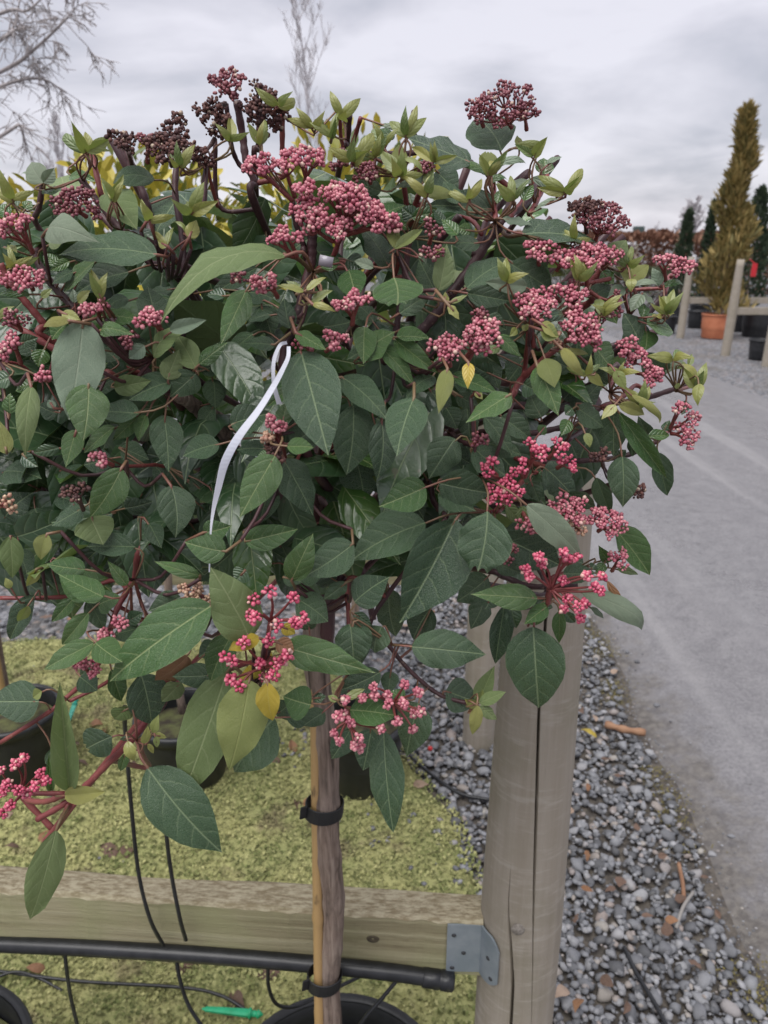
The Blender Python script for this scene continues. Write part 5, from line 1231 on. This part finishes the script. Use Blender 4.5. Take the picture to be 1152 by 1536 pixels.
M_GCON = foliage_mat('foliage_golden_conifer', [(0, (0.12, 0.11, 0.035)), (0.5, (0.25, 0.19, 0.06)), (1, (0.37, 0.27, 0.10))], 0.7)
M_DCON = foliage_mat('foliage_dark_conifer', [(0, (0.018, 0.035, 0.018)), (0.6, (0.035, 0.060, 0.030)), (1, (0.060, 0.085, 0.040))], 0.7)
conifer('golden_conifer', p.x + 0.02, p.y + 0.25, 3.30, 'tall golden spiral-clipped conifer in a terracotta pot', M_GCON, 0.36, 5200, 0.17, 0.36, True, 3, 0.045)
# three upward wisps at its top
for (px_, dist, top, rad_, n, lb, sd_) in [(1034, 15.2, 318, 0.20, 1500, 'slim dark cypress beside the grey timber post', 1), (1071, 15.6, 305, 0.17, 1500, 'thinnest dark cypress, next to the golden conifer', 2), (1143, 14.6, 285, 0.36, 2600, 'broad dark cypress with a red tag, behind the golden conifer', 3)]:
    tp = PY(px_, top, dist); conifer('cypress', tp.x, dist, tp.z, lb, M_DCON, rad_, n, 0.10, 0.3, False, sd_, 0.03, 'cypress')
    pot('plant_pot', tp.x, dist, 0.2, 0.32, ['black pot under the slim cypress', 'black pot under the thinnest cypress', 'black pot under the broad cypress'][sd_ - 1])
for (px_, py_, r_, h_, lb) in [(1046, 492, 0.16, 0.30, 'black pot standing beside the terracotta pot'), (1113, 497, 0.20, 0.36, 'wide black pot behind the leaning post'), (1138, 505, 0.26, 0.42, 'large black pot under the rail across the road'), (1143, 540, 0.15, 0.26, 'small black pot at the gravel bend'), (1003, 500, 0.15, 0.28, 'black pot beside the post across the road')]:
    a = Q(px_, py_); pot('plant_pot', a.x, a.y + 0.1, r_, h_, lb)
tg = PY(1131, 405, 14.1); m = MB(); m.box((0, 0, 0), (0.09, 0.012, 0.22)); m.tube([Vector((0, 0, .11)), Vector((-.02, 0.2, .18))], 0.006, 5); o = m.build('plant_tag', simple('tag_red', (0.55, 0.02, 0.03), 0.45), smooth=False); o.location = tg; tag(o, 'small red tag hanging in the broad cypress', 'tag')
for (px_, py_, dd, lb) in [(1041, 388, 14.9, 'small white tag in the slim cypress'), (1070, 391, 15.3, 'small white tag in the thinnest cypress')]:
    m = MB(); m.box((0, 0, 0), (0.07, 0.01, 0.13)); m.tube([Vector((0, 0, .06)), Vector((-.01, 0.16, .12))], 0.005, 5); o = m.build('plant_tag', simple('tag_white', (0.7, 0.7, 0.74), 0.5), smooth=False); o.location = PY(px_, py_, dd); tag(o, lb, 'tag')

# beech hedge and far shrubs
def hedge(name, x0, x1, y, h, depth, label, mat, n, size, seed):
    t_ = empty(name, ((x0 + x1) / 2, y, 0)); tag(t_, label, 'hedge'); L = x1 - x0
    def pos(r):
        x = r.uniform(-L / 2, L / 2); top = h * (1 + 0.10 * mnoise.noise(Vector((x * 0.7 + seed, 0, 0))) + 0.06 * mnoise.noise(Vector((x * 3 + seed, 2, 0))))
        if r.random() < .6: return Vector((x, -depth / 2 + r.uniform(-.12, .12), r.uniform(0.03, 1) * top)), Vector((0, -1, .3))
        return Vector((x, r.uniform(-.5, .5) * depth, top + r.uniform(-.15, .02))), Vector((0, -.3, 1))
    V, F = flakes(n, pos, size, asp=0.6, seed=seed)
    c = link('crown', mesh('crown', V, F, smooth=False), mat, t_); tag(c, kind='stuff')
    m = MB(); mm = max(4, int(L / 0.8))
    for i in range(mm):
        xx = -L / 2 + L * (i + .5) / mm; m.tube([Vector((xx, 0, 0)), Vector((xx + .05, .02, h * .45)), Vector((xx - .08, 0, h * .92))], [0.05, .04, .015], 6)
    m.build('stems', M_BARK, t_)
M_BEECH = foliage_mat('foliage_beech_rust', [(0, (0.11, 0.050, 0.030)), (0.5, (0.21, 0.10, 0.065)), (1, (0.30, 0.17, 0.11))], 0.75, 0.1)
M_FARG = foliage_mat('foliage_far_green', [(0, (0.05, 0.065, 0.035)), (0.6, (0.10, 0.12, 0.06)), (1, (0.16, 0.17, 0.09))], 0.75, 0.1)
hedge('beech_hedge', 5.5, 16.0, 23.0, 1.62, 1.0, 'rust-brown beech hedge behind the slim cypresses', M_BEECH, 9000, 0.14, 1)
hedge('beech_hedge', 4.0, 26.0, 38.0, 1.75, 2.0, 'long russet hedge in the far distance', M_BEECH, 5000, 0.3, 2)
hedge('green_hedge', 3.9, 7.4, 19.5, 0.82, 0.9, 'low green hedge in front of the rust-brown hedge', M_FARG, 3000, 0.10, 3)
hedge('green_hedge', -26.0, -3.5, 24.0, 1.5, 1.5, 'long dull green hedge beyond the potted rows', M_FARG, 6000, 0.25, 4)
hedge('green_hedge', -2.5, 3.2, 46.0, 1.6, 2.0, 'far dull green hedge closing the end of the road', M_FARG, 2500, 0.3, 5)

# pole with a box
pp = PY(958, 345, 26.0); t_ = empty('pole', (pp.x, 26.0, 0)); tag(t_, 'thin pole with a small dark box above the far hedge', 'pole')
m = MB(); m.tube([Vector((0, 0, 0)), Vector((0, 0, pp.z))], 0.05, 8); m.build('shaft', M_POST, t_)
m = MB(); m.box((0, 0, pp.z - 0.1), (0.30, 0.3, 0.42)); bevel(m.build('box', simple('box_dark_green', (0.05, 0.075, 0.07), 0.6), t_, smooth=False), 0.02)

# bare trees
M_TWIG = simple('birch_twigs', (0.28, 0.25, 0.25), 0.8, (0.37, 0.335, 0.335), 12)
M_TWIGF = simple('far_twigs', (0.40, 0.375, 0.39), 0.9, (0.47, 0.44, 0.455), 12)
def bare_tree(name, x, y, h, spread, label, seed, levels=4, mat=M_TWIG, r0=0.05, upright=0.5, nb_=5, first=0.25, group=None, twig=0.004):
    r = random.Random(seed); t_ = empty(name, (x, y, 0)); tag(t_, label, 'tree', group); mt, br = MB(), MB()
    def grow(p, d, L, rad, lv, target):
        n = 5; pts = [p]
        for i in range(n):
            k_ = 0.02 if lv == 0 else 0.13; d = (d + Vector((r.gauss(0, k_), r.gauss(0, k_), r.gauss(0.03, .08)))).normalized(); p = p + d * L / n; pts.append(p)
        target.tube(pts, [max(twig, rad * (1 - 0.8 * i / n)) for i in range(n + 1)], 5 if lv > 1 else 8, cap=False)
        if lv >= levels: return
        for k in range(nb_ + (3 if lv == 0 else 0) * 3):
            s = r.uniform(first if lv == 0 else 0.2, 1.0); i = min(n - 1, int(s * n)); q = pts[i].lerp(pts[i + 1], s * n - i)
            a = r.uniform(0, 6.283); side = Vector((math.cos(a), math.sin(a), upright + r.uniform(-.25, .4))).normalized()
            dd = (side + d * 0.5).normalized(); grow(q, dd, L * r.uniform(0.28, 0.5) * (spread if lv == 0 else 0.95) * (1.15 - 0.6 * s if lv == 0 else 1), rad * 0.42, lv + 1, br)
    grow(Vector((0, 0, -0.02)), Vector((0, 0, 1)), h, r0, 0, mt)
    mt.build('trunk', mat, t_); br.build('crown', mat, t_); return t_
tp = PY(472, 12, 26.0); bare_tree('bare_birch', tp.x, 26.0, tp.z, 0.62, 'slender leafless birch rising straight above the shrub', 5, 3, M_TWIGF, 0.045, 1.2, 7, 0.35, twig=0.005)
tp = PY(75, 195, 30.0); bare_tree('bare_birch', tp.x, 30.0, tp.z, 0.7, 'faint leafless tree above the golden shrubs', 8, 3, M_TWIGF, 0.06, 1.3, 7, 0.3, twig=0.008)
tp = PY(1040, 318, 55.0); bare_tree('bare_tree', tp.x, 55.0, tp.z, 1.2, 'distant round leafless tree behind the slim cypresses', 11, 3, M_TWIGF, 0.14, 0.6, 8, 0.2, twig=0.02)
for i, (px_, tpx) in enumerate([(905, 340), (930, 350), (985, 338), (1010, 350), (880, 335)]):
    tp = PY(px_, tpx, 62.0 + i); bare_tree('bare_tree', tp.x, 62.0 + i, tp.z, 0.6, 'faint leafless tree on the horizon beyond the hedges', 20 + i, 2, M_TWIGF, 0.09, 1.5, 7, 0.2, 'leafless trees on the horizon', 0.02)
# near birch whose branches reach in from the side
YB = 4.6
bt = empty('bare_birch', (PY(-420, 500, YB).x, YB, 0)); tag(bt, 'near leafless birch with drooping twigs reaching over from the side', 'tree')
bl = Vector(bt.location); m = MB()
m.tube([p - bl for p in smooth_line([Vector((bl.x, YB, 0)), Vector((bl.x + .03, YB, 1.5)), Vector((bl.x + .1, YB, 3.0)), Vector((bl.x + .12, YB, 4.4))], 5)], [0.07 - .0028 * i for i in range(16)], 10); m.build('trunk', M_TWIG, bt)
rb2 = random.Random(4)
BR = [[(-415, 330), (-200, 200), (0, 108), (50, 75), (90, 38), (104, 22)], [(-405, 180), (-150, 90), (0, 20), (40, 16), (70, -10)], [(-420, 420), (-200, 330), (0, 205), (30, 190), (40, 230)], [(-410, 260), (-150, 140), (0, 60), (20, 40), (30, 0)], [(-410, 300), (-100, 180), (0, 130), (60, 118), (100, 140)]]
for bi, poly in enumerate(BR):
    mm = MB(); tw2 = MB()
    main = smooth_line([PY(x, y, YB + 0.1 * math.sin(i + bi)) for i, (x, y) in enumerate(poly)], 8)
    mm.tube([p - bl for p in main], [0.013 * (1 - i / len(main)) + 0.0028 for i in range(len(main))], 7)
    def twig_(p, d, L, lv):
        pts = [p]
        for i in range(5):
            d = (d + Vector((rb2.gauss(0, .16), rb2.gauss(0, .16), rb2.gauss(-0.06, .12)))).normalized(); p = p + d * L / 5; pts.append(p)
        tw2.tube([q - bl for q in pts], [0.0026 - .0003 * i for i in range(6)], 4, cap=False)
        if lv < 2:
            for k in range(5): twig_(pts[rb2.randrange(1, 5)], (d + Vector((rb2.gauss(0, .6), rb2.gauss(0, .6), rb2.gauss(-.2, .5)))).normalized(), L * rb2.uniform(.35, .6), lv + 1)
    for k in range(17):
        i = rb2.randrange(len(main) // 3, len(main)); dd = (main[min(i + 1, len(main) - 1)] - main[i - 1]).normalized()
        twig_(main[i], (dd * .8 + Vector((rb2.gauss(0, .5), rb2.gauss(0, .5), rb2.gauss(-.15, .5)))).normalized(), rb2.uniform(.10, .28), 1 if bi else 0)
    b_ = mm.build('branch', M_TWIG, bt); tq = tw2.build('twigs', M_TWIG, b_); tag(tq, kind='stuff')

# ------------------------------------------------------------------ litter
def litter(x, y, L, col, label, group=None, cat_='dead leaf', lift=0.004, kind=None):
    kind = kind if kind is not None else random.choice((1, 2, 3, 3)); L *= random.uniform(.7, 1.0)
    z = (moss_z(x, y) if x < moss_edge(y) else 0.018) + lift; a = random.uniform(0, 6.28); B = Vector((x, y, z)); T = B + Vector((math.cos(a), math.sin(a), random.uniform(-.05, .15))) * L
    o = put_leaf(None, B, T, L * random.uniform(.4, .75), random.uniform(-.7, .7), col, kind, Vector((0, 0, 1)), 'dead_leaf')
    tag(o, label, cat_, group)
for (px_, py_, L) in [(300, 1450, .06), (345, 1500, .07), (55, 1440, .045), (70, 1465, .05), (175, 1290, .07), (190, 1275, .055), (120, 1120, .06), (150, 1130, .07), (180, 1135, .06), (110, 1150, .07), (135, 1095, .06), (95, 1110, .06), (160, 1100, .05), (205, 1150, .05), (530, 1165, .06), (520, 1180, .05), (555, 1170, .05), (60, 1270, .05), (30, 1280, .05), (445, 1205, .05), (455, 1215, .05), (250, 985, .06), (120, 930, .06), (60, 930, .07), (90, 905, .06), (150, 950, .05), (420, 1150, .05), (440, 1135, .06), (40, 1175, .06), (15, 1225, .05), (420, 1460, .055), (270, 1470, .05), (240, 1440, .04), (330, 1020, .06), (360, 985, .05), (600, 945, .06), (640, 930, .06), (620, 1180, .05)]:
    g_ = PG(px_, py_); c_ = random.choice('betee'); w_ = {'b': 'reddish-brown', 'e': 'dark brown', 't': 'pale tan'}[c_]
    litter(g_.x, g_.y, L, c_, 'curled %s dead leaf lying on the moss between the pots' % w_, w_ + ' dead leaves on the moss')
for (px_, py_, L) in [(1078, 1394, .045), (930, 1330, .05), (920, 1345, .045), (860, 1400, .05), (955, 1260, .04), (880, 1290, .05), (1000, 1420, .05), (900, 1480, .05), (850, 1500, .05), (870, 1515, .05), (940, 1520, .05), (1030, 1455, .05), (1010, 1365, .04), (860, 1230, .04), (920, 1175, .05), (900, 1150, .05), (985, 1300, .04), (880, 1200, .04), (1060, 1330, .035), (960, 1390, .04), (995, 1395, .04), (870, 1345, .04), (890, 1085, .05), (870, 1075, .05), (915, 1020, .05)]:
    g_ = PG(px_, py_); L *= 0.8; c_ = random.choice('beteee'); w_ = {'b': 'reddish-brown', 'e': 'dark brown', 't': 'pale tan'}[c_]
    litter(g_.x, g_.y, L, c_, 'dry %s dead leaf lying on the gravel strip' % w_, w_ + ' dead leaves on the gravel', lift=0.012)
g_ = PG(893, 1120); litter(g_.x, g_.y, .06, 'g', 'fresh yellow fallen leaf on the gravel', lift=0.016)
M_STICK = simple('stick_brown', (0.20, 0.10, 0.055), 0.8, (0.30, 0.17, 0.10), 30)
tube_obj('stick', [PG(908, 1086, .03), PG(935, 1094, .03), PG(968, 1099, .028)], [0.011 + 0.002 * math.sin(i) for i in range(17)], M_STICK, 'thick reddish-brown stick lying at the gravel edge', 'stick')
tube_obj('stick', [PG(1040, 1338, .02), PG(1025, 1360, .03), PG(1014, 1392, .026)], 0.004, simple('stick_grey', (0.24, 0.225, 0.21), 0.8), 'thin pale forked twig on the gravel', 'twig')
tube_obj('stick', [PG(1018, 1295, .022), PG(1024, 1325, .026), PG(1026, 1352, .022)], 0.005, M_STICK, 'short dark brown twig on the gravel', 'twig')
for (px_, py_) in [(1068, 1284), (1096, 1257), (955, 995), (985, 1060), (940, 980)]:
    g_ = PG(px_, py_, .03); o = link('stone', stone_meshes[random.randrange(14)], None, strip); o.location = (g_.x, g_.y, .036); o.scale = (.013, .013, .013)
g_ = PG(645, 1132); m = MB(); m.lathe([(0.0001, -.008), (.006, -.005), (.008, 0), (.006, .005), (.0001, .008)], (0, 0, 0), 12); o = m.build('berry', simple('berry_red', (0.5, 0.02, 0.02), 0.35)); o.location = (g_.x, g_.y, .022); tag(o, 'single red berry lying on the small gravel', 'berry')
